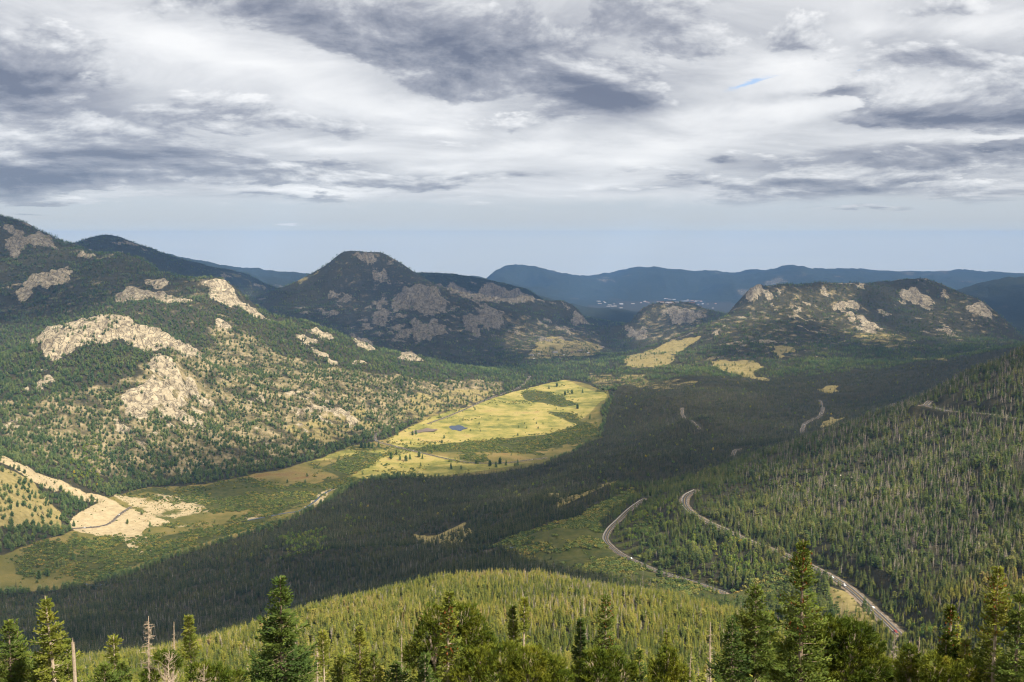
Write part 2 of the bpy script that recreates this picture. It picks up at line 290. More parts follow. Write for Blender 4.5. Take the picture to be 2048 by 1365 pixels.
tmp = np.stack([np.interp(azs, azs[ia], Zs[k]) for k in range(len(ir))])
Z0 = np.stack([np.interp(lr, lr[ir], tmp[:, j]) for j in range(NA)], 1)        # rows = radius, columns = azimuth
AZ, RR = np.meshgrid(azs, rs)
X = RR * np.sin(AZ); Y = RR * np.cos(AZ)
yy = np.maximum(Y, 0.0)
NEAR = np.interp(yy, [0, 3, 8, 20, 45, 100, 200, 300, 400, 600], [698.3, 698.2, 696, 688.5, 675, 649, 604, 560, 515, 430]) + np.where(X < 0, .04, .02) * X
tn = sstep(230, 420, RR); Z0 = NEAR * (1 - tn) + Z0 * tn
Z0 = Z0 - RR ** 2 / (2 * 7.4e6) * sstep(24000, 40000, RR)
def height(x, y, Zg):
    a = np.arctan2(x, y); l = np.log(np.maximum(np.hypot(x, y), 1.6))
    j = np.clip(np.searchsorted(azs, a) - 1, 0, NA - 2); i = np.clip(np.searchsorted(lr, l) - 1, 0, NR - 2)
    fa = np.clip((a - azs[j]) / (azs[j + 1] - azs[j]), 0, 1); fl = np.clip((l - lr[i]) / (lr[i + 1] - lr[i]), 0, 1)
    return (Zg[i, j] * (1 - fa) + Zg[i, j + 1] * fa) * (1 - fl) + (Zg[i + 1, j] * (1 - fa) + Zg[i + 1, j + 1] * fa) * fl
def hit(px, py, Zg, rmin=250.0):
    """first point of the ground along the sight line through a photograph pixel"""
    r = ray(px, py); h = math.hypot(r[0], r[1]); a = math.atan2(r[0], r[1])
    zt = height(rs * math.sin(a), rs * math.cos(a), Zg); zr = CAMZ + rs * r[2] / h
    below = (zt >= zr) & (rs > rmin)
    if not below.any(): return np.array([rs[-1] * math.sin(a), rs[-1] * math.cos(a), zt[-1]])
    k = max(1, int(np.argmax(below))); f0 = zr[k - 1] - zt[k - 1]; f1 = zr[k] - zt[k]
    t = f0 / (f0 - f1) if f0 != f1 else 1.0; rr = rs[k - 1] + (rs[k] - rs[k - 1]) * min(max(t, 0), 1)
    return np.array([rr * math.sin(a), rr * math.cos(a), float(height(np.array([rr * math.sin(a)]), np.array([rr * math.cos(a)]), Zg)[0])])
def ground_poly(pp, rmin=250.0, Zg=None):
    """outline on the ground; a corner that slips past a crest to far ground behind is taken a little lower on the near side"""
    Zg = Z0 if Zg is None else Zg
    g = [hit(x, y, Zg, rmin) for x, y in pp]; med = np.median([math.hypot(p_[0], p_[1]) for p_ in g])
    for k, (x, y) in enumerate(pp):
        for t in range(14):
            if math.hypot(g[k][0], g[k][1]) < 1.16 * med + 150 or len(pp) < 3: break
            g[k] = hit(x, y + 2.0 * (t + 1), Zg, rmin)
    return g

# ------------------------------------------------------------------ what covers the ground (outlines set down on the terrain as map polygons)
def cover(polys, soft=0.012, warp=0.010):
    m = np.zeros(X.shape)
    sl = (RR > 500) & (RR < 24000)
    wx = X[sl] + RR[sl] * warp * fbm(X[sl] / RR[sl] * 0 + X[sl], Y[sl], 90, 3, 31); wy = Y[sl] + RR[sl] * warp * fbm(X[sl], Y[sl], 90, 3, 47)
    acc = np.zeros(wx.shape)
    for w, pp in polys:
        ys_ = [b_ for a_, b_ in pp]; g = ground_poly(pp) if max(ys_) - min(ys_) < 110 else [hit(a_, b_, Z0) for a_, b_ in pp]
        gx = [q[0] for q in g]; gy = [q[1] for q in g]
        bb = (wx > min(gx)) & (wx < max(gx)) & (wy > min(gy)) & (wy < max(gy))
        k = np.zeros(wx.shape); k[bb] = inpoly(wx[bb], wy[bb], g); acc = np.maximum(acc, w * k)
    m[sl] = acc
    return m
def blur(m, n):
    for _ in range(n):
        m = (m + np.roll(m, 1, 0) + np.roll(m, -1, 0) + np.roll(m, 1, 1) + np.roll(m, -1, 1)) / 5
    return m
ROCK = [(1, [(60, 692), (90, 665), (160, 650), (230, 633), (265, 641), (290, 655), (340, 673), (395, 700), (400, 712), (340, 705), (312, 692), (330, 720), (348, 740), (338, 770), (300, 800), (272, 775), (300, 742), (290, 702), (250, 682), (200, 692), (150, 702), (100, 722)]),
        (.9, [(290, 742), (346, 736), (362, 760), (330, 790), (312, 832), (262, 852), (250, 822), (280, 782)]),
        (.6, [(250, 780), (380, 762), (420, 800), (420, 862), (300, 902), (220, 872)]), (.35, [(480, 800), (600, 780), (740, 800), (720, 862), (560, 902), (480, 882)]), (.35, [(0, 822), (110, 800), (180, 850), (100, 880), (0, 870)]),
        (.4, [(20, 740), (120, 735), (110, 770), (30, 790)]),
        (1, [(405, 563), (435, 558), (465, 569), (485, 602), (475, 613), (440, 615), (418, 606), (415, 582)]), (.9, [(480, 603), (545, 641), (530, 645), (490, 625)]),
        (.9, [(225, 592), (265, 569), (292, 581), (330, 586), (382, 606), (370, 617), (320, 602), (270, 602), (240, 612)]), (.9, [(295, 566), (330, 556), (350, 576), (320, 583)]),
        (.85, [(30, 592), (60, 561), (110, 533), (155, 549), (130, 566), (80, 582), (40, 612)]), (.9, [(150, 512), (180, 506), (185, 521), (155, 523)]), (.8, [(0, 482), (30, 481), (40, 511), (0, 526)]), (.4, [(0, 440), (110, 478), (140, 500), (60, 500), (0, 470)]),
        (.8, [(425, 638), (455, 650), (462, 667), (430, 662)]), (.5, [(350, 690), (420, 700), (430, 730), (380, 725)]), (.55, [(590, 645), (640, 641), (672, 657), (660, 682), (600, 682)]), (.9, [(700, 667), (745, 686), (746, 702), (710, 692)]), (.4, [(600, 680), (700, 690), (800, 740), (700, 740), (620, 710)]), (1, [(800, 722), (815, 708), (832, 708), (848, 722)]),
        (1, [(790, 592), (815, 577), (850, 590), (876, 632), (870, 642), (830, 622), (800, 617)]), (.85, [(845, 572), (880, 582), (902, 622), (880, 632), (855, 597)]), (.9, [(828, 662), (870, 647), (897, 662), (885, 677), (840, 677)]), (.5, [(700, 600), (790, 600), (830, 640), (900, 640), (900, 682), (780, 692), (720, 662)]),
        (.4, [(620, 602), (690, 600), (690, 632), (640, 640)]), (.65, [(920, 622), (990, 612), (1010, 652), (960, 682), (920, 662)]), (.5, [(680, 511), (745, 506), (800, 528), (790, 542), (700, 532)]), (.4, [(1000, 632), (1150, 632), (1200, 662), (1120, 690), (1010, 672)]), (.7, [(740, 630), (765, 600), (790, 640), (770, 660)]),
        (.9, [(870, 567), (930, 578), (1000, 574), (1070, 596), (1060, 606), (960, 606), (900, 592)]), (.8, [(1110, 602), (1140, 607), (1165, 631), (1190, 652), (1150, 642)]),
        (.7, [(1290, 623), (1340, 614), (1390, 616), (1420, 641), (1380, 661), (1330, 641)]), (.55, [(1250, 652), (1290, 642), (1302, 682), (1260, 682)]),
        (1, [(1468, 622), (1484, 598), (1500, 578), (1535, 572), (1552, 577), (1530, 592), (1515, 612), (1490, 617)]), (1, [(1545, 592), (1560, 577), (1567, 592), (1545, 612), (1530, 614)]), (.55, [(1600, 571), (1650, 566), (1690, 574), (1640, 582)]), (.6, [(1660, 602), (1700, 592), (1740, 641), (1780, 666), (1740, 671), (1690, 641)]),
        (.9, [(1760, 577), (1830, 582), (1880, 607), (1885, 622), (1850, 617), (1800, 592)]), (.85, [(1870, 570), (1900, 587), (1905, 612), (1890, 602)]), (.9, [(1930, 607), (1960, 612), (1985, 642), (1950, 632)]), (.55, [(1700, 577), (1740, 582), (1720, 602)]), (.55, [(1430, 667), (1465, 647), (1470, 662), (1440, 692)]),
        (.62, [(1650, 967), (1690, 947), (1725, 942), (1730, 962), (1710, 1002), (1695, 987), (1660, 982)]), (.5, [(1420, 570), (1480, 560), (1490, 600), (1440, 600)]), (.5, [(1100, 560), (1260, 555), (1240, 585), (1110, 590)]), (.5, [(480, 535), (600, 540), (620, 556), (520, 560)]), (.6, [(1750, 545), (1850, 555), (1800, 566)]), (.5, [(1960, 600), (2040, 590), (2040, 630), (1980, 630)])]
GRASS = [(.55, [(330, 510), (480, 530), (640, 548), (600, 566), (480, 556)]), (.5, [(1100, 572), (1260, 566), (1240, 590), (1130, 596)]), (.9, [(1420, 722), (1480, 723), (1530, 736), (1500, 746), (1545, 761), (1500, 757), (1450, 747)]), (.8, [(1540, 697), (1570, 691), (1592, 706), (1550, 722)]), (.9, [(1640, 779), (1675, 778), (1680, 789), (1650, 789)]), (.9, [(1640, 852), (1665, 836), (1682, 842), (1650, 858)]), (.9, [(1810, 713), (1880, 718), (1885, 725), (1820, 721)]),
         (.75, [(1245, 714), (1340, 682), (1400, 672), (1370, 700), (1330, 732), (1250, 736)]), (.5, [(1240, 747), (1290, 750), (1290, 762), (1250, 762)]), (.75, [(830, 1062), (930, 1047), (937, 1082), (900, 1102), (850, 1082)]), (.6, [(1080, 1002), (1230, 962), (1200, 987), (1110, 1032)]), (.9, [(1660, 1182), (1700, 1192), (1765, 1255), (1720, 1272), (1660, 1222)]),
         (.85, [(-60, 925), (0, 932), (60, 962), (130, 1022), (100, 1052), (0, 1062), (-60, 1062)]), (.55, [(1080, 672), (1210, 692), (1180, 712), (1050, 720)]), (.5, [(820, 790), (1000, 775), (960, 806), (860, 842), (780, 850)]), (.45, [(1700, 660), (1800, 668), (1900, 700), (1820, 700), (1720, 690)]), (.5, [(560, 860), (720, 800), (760, 850), (640, 900)]), (.45, [(1160, 742), (1400, 765), (1360, 785), (1200, 775)])]
FLOORG = [(1, [(770, 880), (850, 838), (950, 809), (1050, 778), (1130, 760), (1180, 768), (1222, 790), (1200, 820), (1205, 850), (1180, 880), (1150, 902), (1100, 922), (1085, 930), (1000, 945), (850, 957), (790, 950), (725, 962), (680, 980), (640, 1010), (560, 1050), (440, 1085), (350, 1115), (250, 1150), (160, 1175), (0, 1190), (-150, 1195), (-150, 1120), (0, 1112), (130, 1070), (200, 1000), (300, 975), (420, 967), (560, 940), (640, 918), (700, 893)])]
WILLOW = [(.9, [(1045, 780), (1110, 785), (1150, 810), (1130, 815), (1045, 800)]), (.85, [(1085, 815), (1140, 825), (1190, 850), (1200, 880), (1130, 890), (1060, 905), (900, 905), (800, 900), (860, 890), (960, 882), (1100, 868), (1150, 850)]), (.8, [(640, 940), (720, 905), (790, 905), (700, 950), (600, 975), (480, 955), (330, 985), (300, 1000), (420, 1030), (560, 1010), (640, 1000), (700, 960)]),
          (.7, [(130, 1150), (230, 1080), (330, 1070), (420, 1055), (520, 1020), (620, 1000), (500, 1060), (330, 1110), (180, 1165)]), (1, [(1080, 1062), (1150, 1042), (1250, 985), (1268, 988), (1200, 1052), (1210, 1082), (1250, 1122), (1310, 1160), (1150, 1150), (1060, 1130), (980, 1108), (985, 1097)]), (.6, [(0, 1120), (120, 1080), (180, 1120), (60, 1160)])]
SAND = [(1, [(182, 985), (225, 1000), (236, 1010), (265, 1020), (310, 1036), (332, 1046), (290, 1056), (282, 1070), (300, 1082), (314, 1091), (280, 1101), (255, 1093), (240, 1079), (215, 1071), (195, 1066), (150, 1056), (132, 1046), (160, 1030), (190, 1012), (213, 1004)]), (1, [(255, 1107), (280, 1099), (328, 1094), (270, 1113)]),
        (.72, [(0, 914), (80, 953), (130, 973), (222, 995), (212, 1003), (130, 987), (60, 965), (0, 928)]), (.55, [(230, 988), (330, 988), (415, 1000), (412, 1030), (330, 1040), (270, 1020)]), (.8, [(470, 1040), (520, 1028), (560, 1022), (520, 1034), (475, 1046)]), (.8, [(600, 1020), (622, 1005), (640, 990), (690, 968), (705, 965), (665, 985), (632, 1010)]), (.6, [(340, 1050), (410, 1040), (400, 1046), (345, 1056)])]
ASPEN = [(.8, [(150, 902), (200, 892), (216, 922), (200, 975), (130, 966)]), (.6, [(1380, 1082), (1450, 1085), (1560, 1140), (1600, 1170), (1500, 1165), (1390, 1122)]), (.5, [(1780, 1225), (1850, 1230), (1900, 1290), (1830, 1290)]), (.4, [(1280, 1010), (1350, 1000), (1350, 1060), (1250, 1090)]), (.3, [(560, 1080), (640, 1060), (660, 1100), (560, 1120)]), (.5, [(480, 960), (560, 950), (540, 975), (420, 985)])]
SNAG = [(.75, [(1600, 880), (2048, 720), (2048, 1130), (1800, 1180), (1700, 1060), (1560, 1020), (1480, 950)]), (.4, [(1350, 760), (1700, 800), (1650, 860), (1350, 930), (1150, 960), (1150, 900), (1250, 860)]), (.6, [(300, 1220), (600, 1170), (860, 1110), (1000, 1110), (800, 1165), (520, 1245), (300, 1300), (150, 1320)]), (.25, [(0, 1190), (700, 980), (1200, 900), (1200, 960), (900, 1100), (300, 1250), (0, 1300)]), (.35, [(1000, 1150), (1300, 1170), (1250, 1260), (1050, 1240)])]
m_rock = cover(ROCK); m_grass = cover(GRASS); m_floor = cover(FLOORG, warp=.003); m_will = blur(cover(WILLOW, warp=.008), 3); m_sand = blur(cover(SAND, warp=.011), 2); m_aspen = cover(ASPEN); m_snag = blur(cover(SNAG), 12)
m_floor = blur(m_floor, 3)
m_rock = blur(m_rock, 5)
pn_ = fbm(X, Y, 80, 5, 601, .65); pf_ = ridged(X, Y, 45, 3, 611)
m_rock = sstep(.40, .62, m_rock * .95 + .72 * pn_ + .30 * pf_ - .08) * sstep(.05, .25, m_rock)
m_rock *= 1 - .8 * sstep(9700, 11000, RR)
m_rock_s = blur(m_rock, 2)

# ------------------------------------------------------------------ relief
slope_amp = sstep(8, 60, Z0 - 0) * (1 - m_floor)
wxr = X + 90 * fbm(X, Y, 500, 2, 15); wyr = Y + 90 * fbm(X, Y, 500, 2, 19)
big = fbm(X, Y, 420, 3, 3) * 12 + fbm(X, Y, 110, 3, 11) * 6 + ridged(wxr, wyr, 330, 4, 71) * 15 - 3
far_a = sstep(9000, 14000, RR)
relief = big * slope_amp * sstep(500, 1500, RR) * (1 - far_a)
relief += far_a * (1 - sstep(22000, 28000, RR)) * ((ridged(X, Y, 1500, 5, 5) - .35) * 115 + fbm(X, Y, 700, 4, 9) * 45 - 38) * sstep(-330, -120, Z0)
relief += (fbm(X, Y, 40, 3, 23) * 1.6) * sstep(150, 500, RR) * (1 - sstep(1500, 2500, RR)) + fbm(X, Y, 6, 2, 29) * .35 * (1 - sstep(60, 200, RR)) * sstep(3, 12, RR)
relief += fbm(X, Y, 60, 2, 61) * 0.5 * m_floor
rk = ridged(X, Y, 120, 3, 41) * 18 + ridged(X, Y, 45, 2, 43) * 5 + 4
stepf = fbm(X, Y, 120, 3, 53) * 14
rk += (np.round((Z0 + stepf) / 22) * 22 - Z0 - stepf) * .55
relief += rk * (1 + .7 * sstep(5000, 6000, RR)) * m_rock_s * sstep(900, 1600, RR) * (1 - sstep(12000, 16000, RR))
crag = .8 * sstep(.22, .42, fbm(X, Y, 130, 5, 83, .62)) * sstep(4200, 6000, RR) * slope_amp * (1 - far_a) * (1 - m_floor)
relief += ridged(X, Y, 60, 3, 87) * 10 * crag
Z1 = Z0 + relief

# ------------------------------------------------------------------ roads: benches cut into the slope
def smooth_path(p, step):
    p = np.array(p); out = []
    q = np.vstack([2 * p[0] - p[1], p, 2 * p[-1] - p[-2]])
    for i in range(1, len(q) - 2):
        n = max(2, int(np.linalg.norm(q[i + 1] - q[i]) / step))
        for t in np.arange(n) / n:
            out.append(.5 * ((2 * q[i]) + (-q[i - 1] + q[i + 1]) * t + (2 * q[i - 1] - 5 * q[i] + 4 * q[i + 1] - q[i + 2]) * t ** 2 + (-q[i - 1] + 3 * q[i] - 3 * q[i + 1] + q[i + 2]) * t ** 3))
    out.append(p[-1]); return np.array(out)
def pix_path(pp): return [hit(x, y, Z1, 600) for x, y in pp]
roads = [('upper', [F(*q) for q in UP_ROAD], 7.2), ('lower', [F(*q) for q in LOW_ROAD], 6.8),
         ('valley', pix_path([(1060, 752), (1052, 764), (1035, 777), (1000, 790), (960, 805), (925, 821), (890, 835), (855, 848)]), 8.0),
         ('meadow', pix_path([(763, 864), (752, 869), (749, 876), (757, 884), (790, 893), (840, 905), (900, 919), (960, 927), (1010, 926), (1060, 920), (1092, 916)]), 8.0),
         ('fan', pix_path([(140, 1056), (200, 1054), (222, 1045), (240, 1028), (262, 1014)]), 6.5),
         ('loop', pix_path([(1366, 815), (1365, 830), (1385, 843), (1397, 852), (1398, 860)]), 8.0), ('junction', pix_path([(1604, 868), (1607, 850), (1622, 841), (1640, 832), (1645, 815), (1640, 800)]), 9.0),
         ('bend', pix_path([(1466, 911), (1470, 902), (1485, 897)]), 8.0), ('cut', pix_path([(1860, 802), (1850, 810), (1842, 813)]), 8.0), ('traverse', pix_path([(1850, 808), (1910, 822), (1980, 832), (2060, 842)]), 8.0), ('ridge', pix_path([(1790, 808), (1775, 815)]), 8.0)]
Zg = Z1.copy(); m_road = np.zeros(X.shape); m_cut = np.zeros(X.shape); m_nr = np.zeros(X.shape); m_open = np.zeros(X.shape)
paths = {}
for nm, p, w in roads:
    c = smooth_path(p, 6.0)
    if nm not in ('upper', 'lower'): c[:, 2] = height(c[:, 0], c[:, 1], Z1)
    k = 9; zz = np.pad(c[:, 2], k, 'edge'); c[:, 2] = np.convolve(zz, np.ones(2 * k + 1) / (2 * k + 1), 'valid')
    paths[nm] = (c, w)
    lo = c.min(0) - 80; hi = c.max(0) + 80
    sel = np.where((X > lo[0]) & (X < hi[0]) & (Y > lo[1]) & (Y < hi[1]))
    gx = X[sel]; gy = Y[sel]; best = np.full(gx.shape, 1e9); bz = np.zeros(gx.shape)
    for q in c:
        d = (gx - q[0]) ** 2 + (gy - q[1]) ** 2; b = d < best; best[b] = d[b]; bz[b] = q[2]
    best = np.sqrt(best); cell = 0.004 * np.hypot(gx, gy)
    b0 = w * .5 + 2 + np.minimum(cell, 12); t = 1 - sstep(0, 1, (best - b0) / (22 if nm in ('upper', 'lower') else 12)); m_nr[sel] = np.maximum(m_nr[sel], best < 60)
    if nm == 'lower': m_open[sel] = np.maximum(m_open[sel], (best < 75) * (gy < c[int(len(c) * .36), 1]) * (np.hypot(gx, gy) < np.hypot(c[:, 0], c[:, 1])[np.argmin((gx[:, None] - c[None, ::6, 0]) ** 2 + (gy[:, None] - c[None, ::6, 1]) ** 2, 1) * 6 % len(c)] + 3))
    Zg[sel] = Zg[sel] * (1 - t) + (bz - 0.5) * t
    m_road[sel] = np.maximum(m_road[sel], best < w * .5 + 5); m_cut[sel] = np.maximum(m_cut[sel], 1 - sstep(0, 1, (best - w * .5) / (8 if nm == 'upper' else 4)))
Z = Zg
# visibility of the ground from the viewpoint region (for leaving out trees nobody can see)
ang = (Z + 14 - CAMZ) / RR
hor = np.maximum.accumulate(np.where(RR > 300, (Z - CAMZ) / RR, -9), 0)
seen = ang > hor - 0.004
dz_r = np.gradient(Z, axis=0) / np.gradient(RR, axis=0); dz_a = np.gradient(Z, axis=1) / (RR * np.gradient(AZ, axis=1))
SL = np.hypot(dz_r, dz_a)

# ------------------------------------------------------------------ materials
MATS = {}
def principled(name, col, rough=0.9, spec=0.1):
    m = bpy.data.materials.new(name); m.use_nodes = True; T = NT(m.node_tree)
    b = T.n('ShaderNodeBsdfPrincipled', {'Base Color': (*col, 1), 'Roughness': rough, 'Specular IOR Level': spec})
    o = T.n('ShaderNodeOutputMaterial', {0: b.outputs[0]}); MATS[name] = m
    return m, T, b
def vary(name, stops, scale, rough=0.9, spec=0.1, detail=4, bump=0.0, dist=0.02):
    """colour spread by noise in object space"""
    m, T, b = principled(name, (.5, .5, .5), rough, spec)
    tc = T.n('ShaderNodeTexCoord').outputs['Object']
    f = T.noise(tc, scale, detail, 0.6)
    T.t.links.new(T.ramp(f, stops), b.inputs['Base Color'])
    if bump: T.t.links.new(T.n('ShaderNodeBump', {'Height': f, 'Strength': bump, 'Distance': dist}).outputs[0], b.inputs['Normal'])
    return m
def foliage(name, stops, big=1 / 140., spread=0.75, rough=0.75, trans=0.22):
    """needle colour differs from tree to tree and drifts across the stand"""
    m, T, b = principled(name, (.5, .5, .5), rough, 0.12)
    rnd = T.n('ShaderNodeObjectInfo').outputs['Random']
    pos = T.n('ShaderNodeNewGeometry').outputs['Position']
    n1 = T.noise(pos, big, 3, 0.6); n2 = T.noise(pos, 0.55, 2, 0.6)
    f = T.m('MULTIPLY_ADD', rnd, spread, T.m('MULTIPLY', T.m('SUBTRACT', n1, 0.5), 1.3))
    f = T.m('ADD', T.m('MULTIPLY_ADD', T.m('SUBTRACT', n2, .5), .35, f), (1 - spread) * .5)
    col = T.ramp(f, stops)
    T.t.links.new(col, b.inputs['Base Color'])
    tr = T.n('ShaderNodeBsdfTranslucent', {0: col})
    mx = T.n('ShaderNodeMixShader', {0: trans, 1: b.outputs[0], 2: tr.outputs[0]})
    T.t.links.new(mx.outputs[0], T.t.nodes['Material Output'].inputs[0])
    return m
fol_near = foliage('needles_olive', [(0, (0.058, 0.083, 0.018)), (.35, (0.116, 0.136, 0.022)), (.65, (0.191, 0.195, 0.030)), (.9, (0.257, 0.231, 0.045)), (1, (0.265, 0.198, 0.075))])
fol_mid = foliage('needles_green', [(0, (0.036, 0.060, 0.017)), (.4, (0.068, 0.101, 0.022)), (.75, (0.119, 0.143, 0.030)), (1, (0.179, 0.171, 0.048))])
fol_shaded = foliage('needles_shaded', [(0, (0.018, 0.033, 0.012)), (.4, (0.033, 0.052, 0.016)), (.75, (0.056, 0.074, 0.020)), (1, (0.098, 0.098, 0.034))])  # dark spruce green, deepened further: cloud shade put into the needle colour
dead_shaded = foliage('dead_wood_shaded', [(0, (0.091, 0.081, 0.077)), (.5, (0.182, 0.164, 0.151)), (1, (0.309, 0.283, 0.255))], trans=0.0)  # darker copy of the dead wood, with the woods' shade in its colour
fol_pine = foliage('needles_pine', [(0, (0.052, 0.095, 0.032)), (.5, (0.105, 0.159, 0.049)), (1, (0.199, 0.227, 0.077))])
fol_aspen = foliage('aspen_leaves', [(0, (0.091, 0.156, 0.026)), (.5, (0.156, 0.221, 0.033)), (.9, (0.260, 0.260, 0.039)), (1, (0.494, 0.351, 0.039))], trans=.35)
fol_shrub = foliage('willow_leaves', [(0, (0.060, 0.094, 0.027)), (.4, (0.111, 0.152, 0.038)), (.75, (0.203, 0.203, 0.051)), (1, (0.321, 0.237, 0.060))], big=1 / 70.)
dead = foliage('dead_wood', [(0, (0.143, 0.117, 0.098)), (.5, (0.273, 0.227, 0.189)), (1, (0.429, 0.364, 0.299))], trans=0.0)
bark = vary('bark', [(.2, (.10, .075, .055)), (.5, (.22, .165, .12)), (.8, (.36, .29, .22))], 9.0, bump=.5)
bark_pale = vary('pale_bark', [(.2, (0.255, 0.196, 0.136)), (.5, (0.391, 0.315, 0.230)), (.8, (0.510, 0.425, 0.323))], 7.0, bump=.4)
wood_dead = vary('bleached_wood', [(.2, (0.203, 0.148, 0.101)), (.5, (0.343, 0.273, 0.203)), (.8, (0.468, 0.398, 0.312))], 11.0, bump=.4)
hero_spruce = foliage('spruce_sprays', [(0, (0.032, 0.063, 0.021)), (.35, (0.071, 0.116, 0.028)), (.7, (0.150, 0.194, 0.034)), (1, (0.264, 0.264, 0.045))], big=1 / 1.2, spread=.25, trans=.2)
hero_fir = foliage('fir_sprays', [(0, (0.064, 0.103, 0.025)), (.4, (0.151, 0.189, 0.034)), (.75, (0.290, 0.300, 0.046)), (1, (0.451, 0.375, 0.070))], big=1 / 1.0, spread=.25, trans=.3)
hero_pinem = foliage('pine_tufts', [(0, (0.024, 0.048, 0.008)), (.4, (0.067, 0.098, 0.011)), (.75, (0.154, 0.166, 0.017)), (1, (0.266, 0.232, 0.029))], big=1 / .8, spread=.2, trans=.15)
cone_mat = vary('cones', [(.2, (.16, .06, .02)), (.8, (.36, .15, .04))], 20.0)
asphalt = vary('asphalt', [(.3, (.052, .048, .048)), (.7, (.085, .078, .075))], .35, rough=.85)
paint_white, _, _ = principled('white_line', (.75, .75, .72), .6); paint_yellow, _, _ = principled('yellow_line', (.62, .42, .06), .6)
stone = vary('wall_stone', [(.3, (.26, .23, .2)), (.7, (.45, .41, .36))], .8, bump=.5, dist=.1)
boulder_mat = vary('granite', [(.25, (.22, .185, .15)), (.5, (.38, .33, .27)), (.75, (.50, .44, .37))], .35, bump=.7, dist=.5, detail=8)
water_m, _, wb = principled('pond_water', (.035, .045, .058), .15, .5)
shallow_m = vary('muddy_water', [(.3, (.11, .075, .04)), (.7, (.20, .135, .085))], .02, rough=.35, spec=.4)

def terrain_material():
    m, T, b = principled('ground', (.3, .3, .3), .95, .05)
    pos = T.n('ShaderNodeNewGeometry').outputs['Position']
    a1 = T.n('ShaderNodeVertexColor', layer_name='cov1'); a2 = T.n('ShaderNodeVertexColor', layer_name='cov2'); a3 = T.n('ShaderNodeVertexColor', layer_name='cov3')
    s1 = T.n('ShaderNodeSeparateColor', {0: a1.outputs[0]}).outputs; s2 = T.n('ShaderNodeSeparateColor', {0: a2.outputs[0]}).outputs; s3 = T.n('ShaderNodeSeparateColor', {0: a3.outputs[0]}).outputs
    rock, grass, sand = s1[0], s1[1], s1[2]; will, floor, cut = s2[0], s2[1], s2[2]; dry, yellow, fartree = s3[0], s3[1], s3[2]
    n5 = T.noise(pos, 1 / 5., 4, .6); n14 = T.noise(pos, 1 / 14., 4, .6); n60 = T.noise(pos, 1 / 60., 5, .6); n250 = T.noise(pos, 1 / 260., 4, .55)
    def mask(a, nz, k=.6, lo=.36, hi=.6):
        return T.n('ShaderNodeMapRange', {0: T.m('MULTIPLY_ADD', T.m('SUBTRACT', nz, .5), k, a), 1: lo, 2: hi}, interpolation_type='SMOOTHSTEP').outputs[0]
    forest = T.ramp(n14, [(.25, (.022, .024, .014)), (.6, (.045, .041, .024)), (.8, (.09, .075, .045))])
    dryc = T.ramp(T.m('MULTIPLY_ADD', T.m('SUBTRACT', n60, .5), .6, n14), [(.2, (.085, .08, .035)), (.45, (.17, .145, .07)), (.62, (.27, .215, .125)), (.8, (.36, .29, .19))])
    c = T.mix(mask(dry, n60, .8), forest, dryc)
    gr = T.ramp(T.m('MULTIPLY_ADD', T.m('SUBTRACT', n60, .5), .7, n250), [(.28, (0.081, 0.084, 0.025)), (.48, (0.140, 0.122, 0.038)), (.62, (0.210, 0.161, 0.059)), (.76, (0.189, 0.115, 0.045))])
    ye = T.ramp(T.m('ADD', T.m('MULTIPLY_ADD', T.m('SUBTRACT', n60, .5), 1.2, n250), T.m('MULTIPLY', T.m('SUBTRACT', n14, .5), .35)), [(.28, (0.126, 0.134, 0.036)), (.43, (0.210, 0.197, 0.052)), (.57, (0.294, 0.248, 0.076)), (.72, (0.344, 0.281, 0.100)), (.85, (0.277, 0.185, 0.072))])
    gg = T.mix(mask(yellow, n60, .35), gr, ye)
    drygrass = T.ramp(n14, [(.3, (0.168, 0.140, 0.052)), (.7, (0.294, 0.238, 0.105))])
    c = T.mix(mask(grass, n60, .9), c, drygrass)
    c = T.mix(mask(floor, n60, .5), c, gg)
    c = T.mix(mask(will, n60, .8), c, T.ramp(n14, [(.3, (0.035, 0.049, 0.014)), (.7, (0.091, 0.087, 0.028))]))
    # forested far slopes, too distant to see single trees
    ft = T.noise(pos, 1 / 45., 6, .7)
    c = T.mix(T.m('MULTIPLY', fartree, mask(T.m('SUBTRACT', .95, rock), ft, 1.6, .42, .62)), c, T.ramp(ft, [(.3, (0.015, 0.021, 0.013)), (.7, (0.035, 0.038, 0.020))]))
    # rock with joints and weather streaks
    mp = T.n('ShaderNodeMapping', {'Vector': pos, 'Scale': (1 / 26., 1 / 26., 1 / 60.), 'Rotation': (0.175, 0.210, 0.350)}).outputs[0]
    wv = T.n('ShaderNodeVectorMath', {0: mp, 1: T.n('ShaderNodeVectorMath', {0: T.noise(pos, 1 / 30., 4, .6, 0, 'Color'), 1: (0.630, 0.630, 0.630)}, operation='MULTIPLY').outputs[0]}, operation='ADD').outputs[0]
    jn = T.noise(wv, 1.1, 3, .5); crack = T.n('ShaderNodeMapRange', {0: T.m('ABSOLUTE', T.m('SUBTRACT', jn, .5)), 1: 0.0, 2: .045}).outputs[0]
    rn = T.noise(pos, 1 / 18., 8, .68)
    rc = T.ramp(T.m('MULTIPLY_ADD', T.m('SUBTRACT', n60, .5), .5, rn), [(.22, (0.143, 0.114, 0.077)), (.42, (0.277, 0.232, 0.158)), (.6, (0.395, 0.332, 0.228)), (.8, (0.480, 0.412, 0.290))])
    stk = T.noise(T.n('ShaderNodeMapping', {'Vector': pos, 'Scale': (1 / 22., 1 / 90., 1 / 160.)}).outputs[0], 1.0, 5, .6)
    rc = T.mix(T.n('ShaderNodeMapRange', {0: stk, 1: .52, 2: .68}).outputs[0], rc, T.mix(1.0, rc, (.48, .47, .47), 'MULTIPLY'))
    rc = T.mix(T.m('MULTIPLY', T.m('SUBTRACT', 1.0, crack), .45), rc, (0.084, 0.070, 0.056))
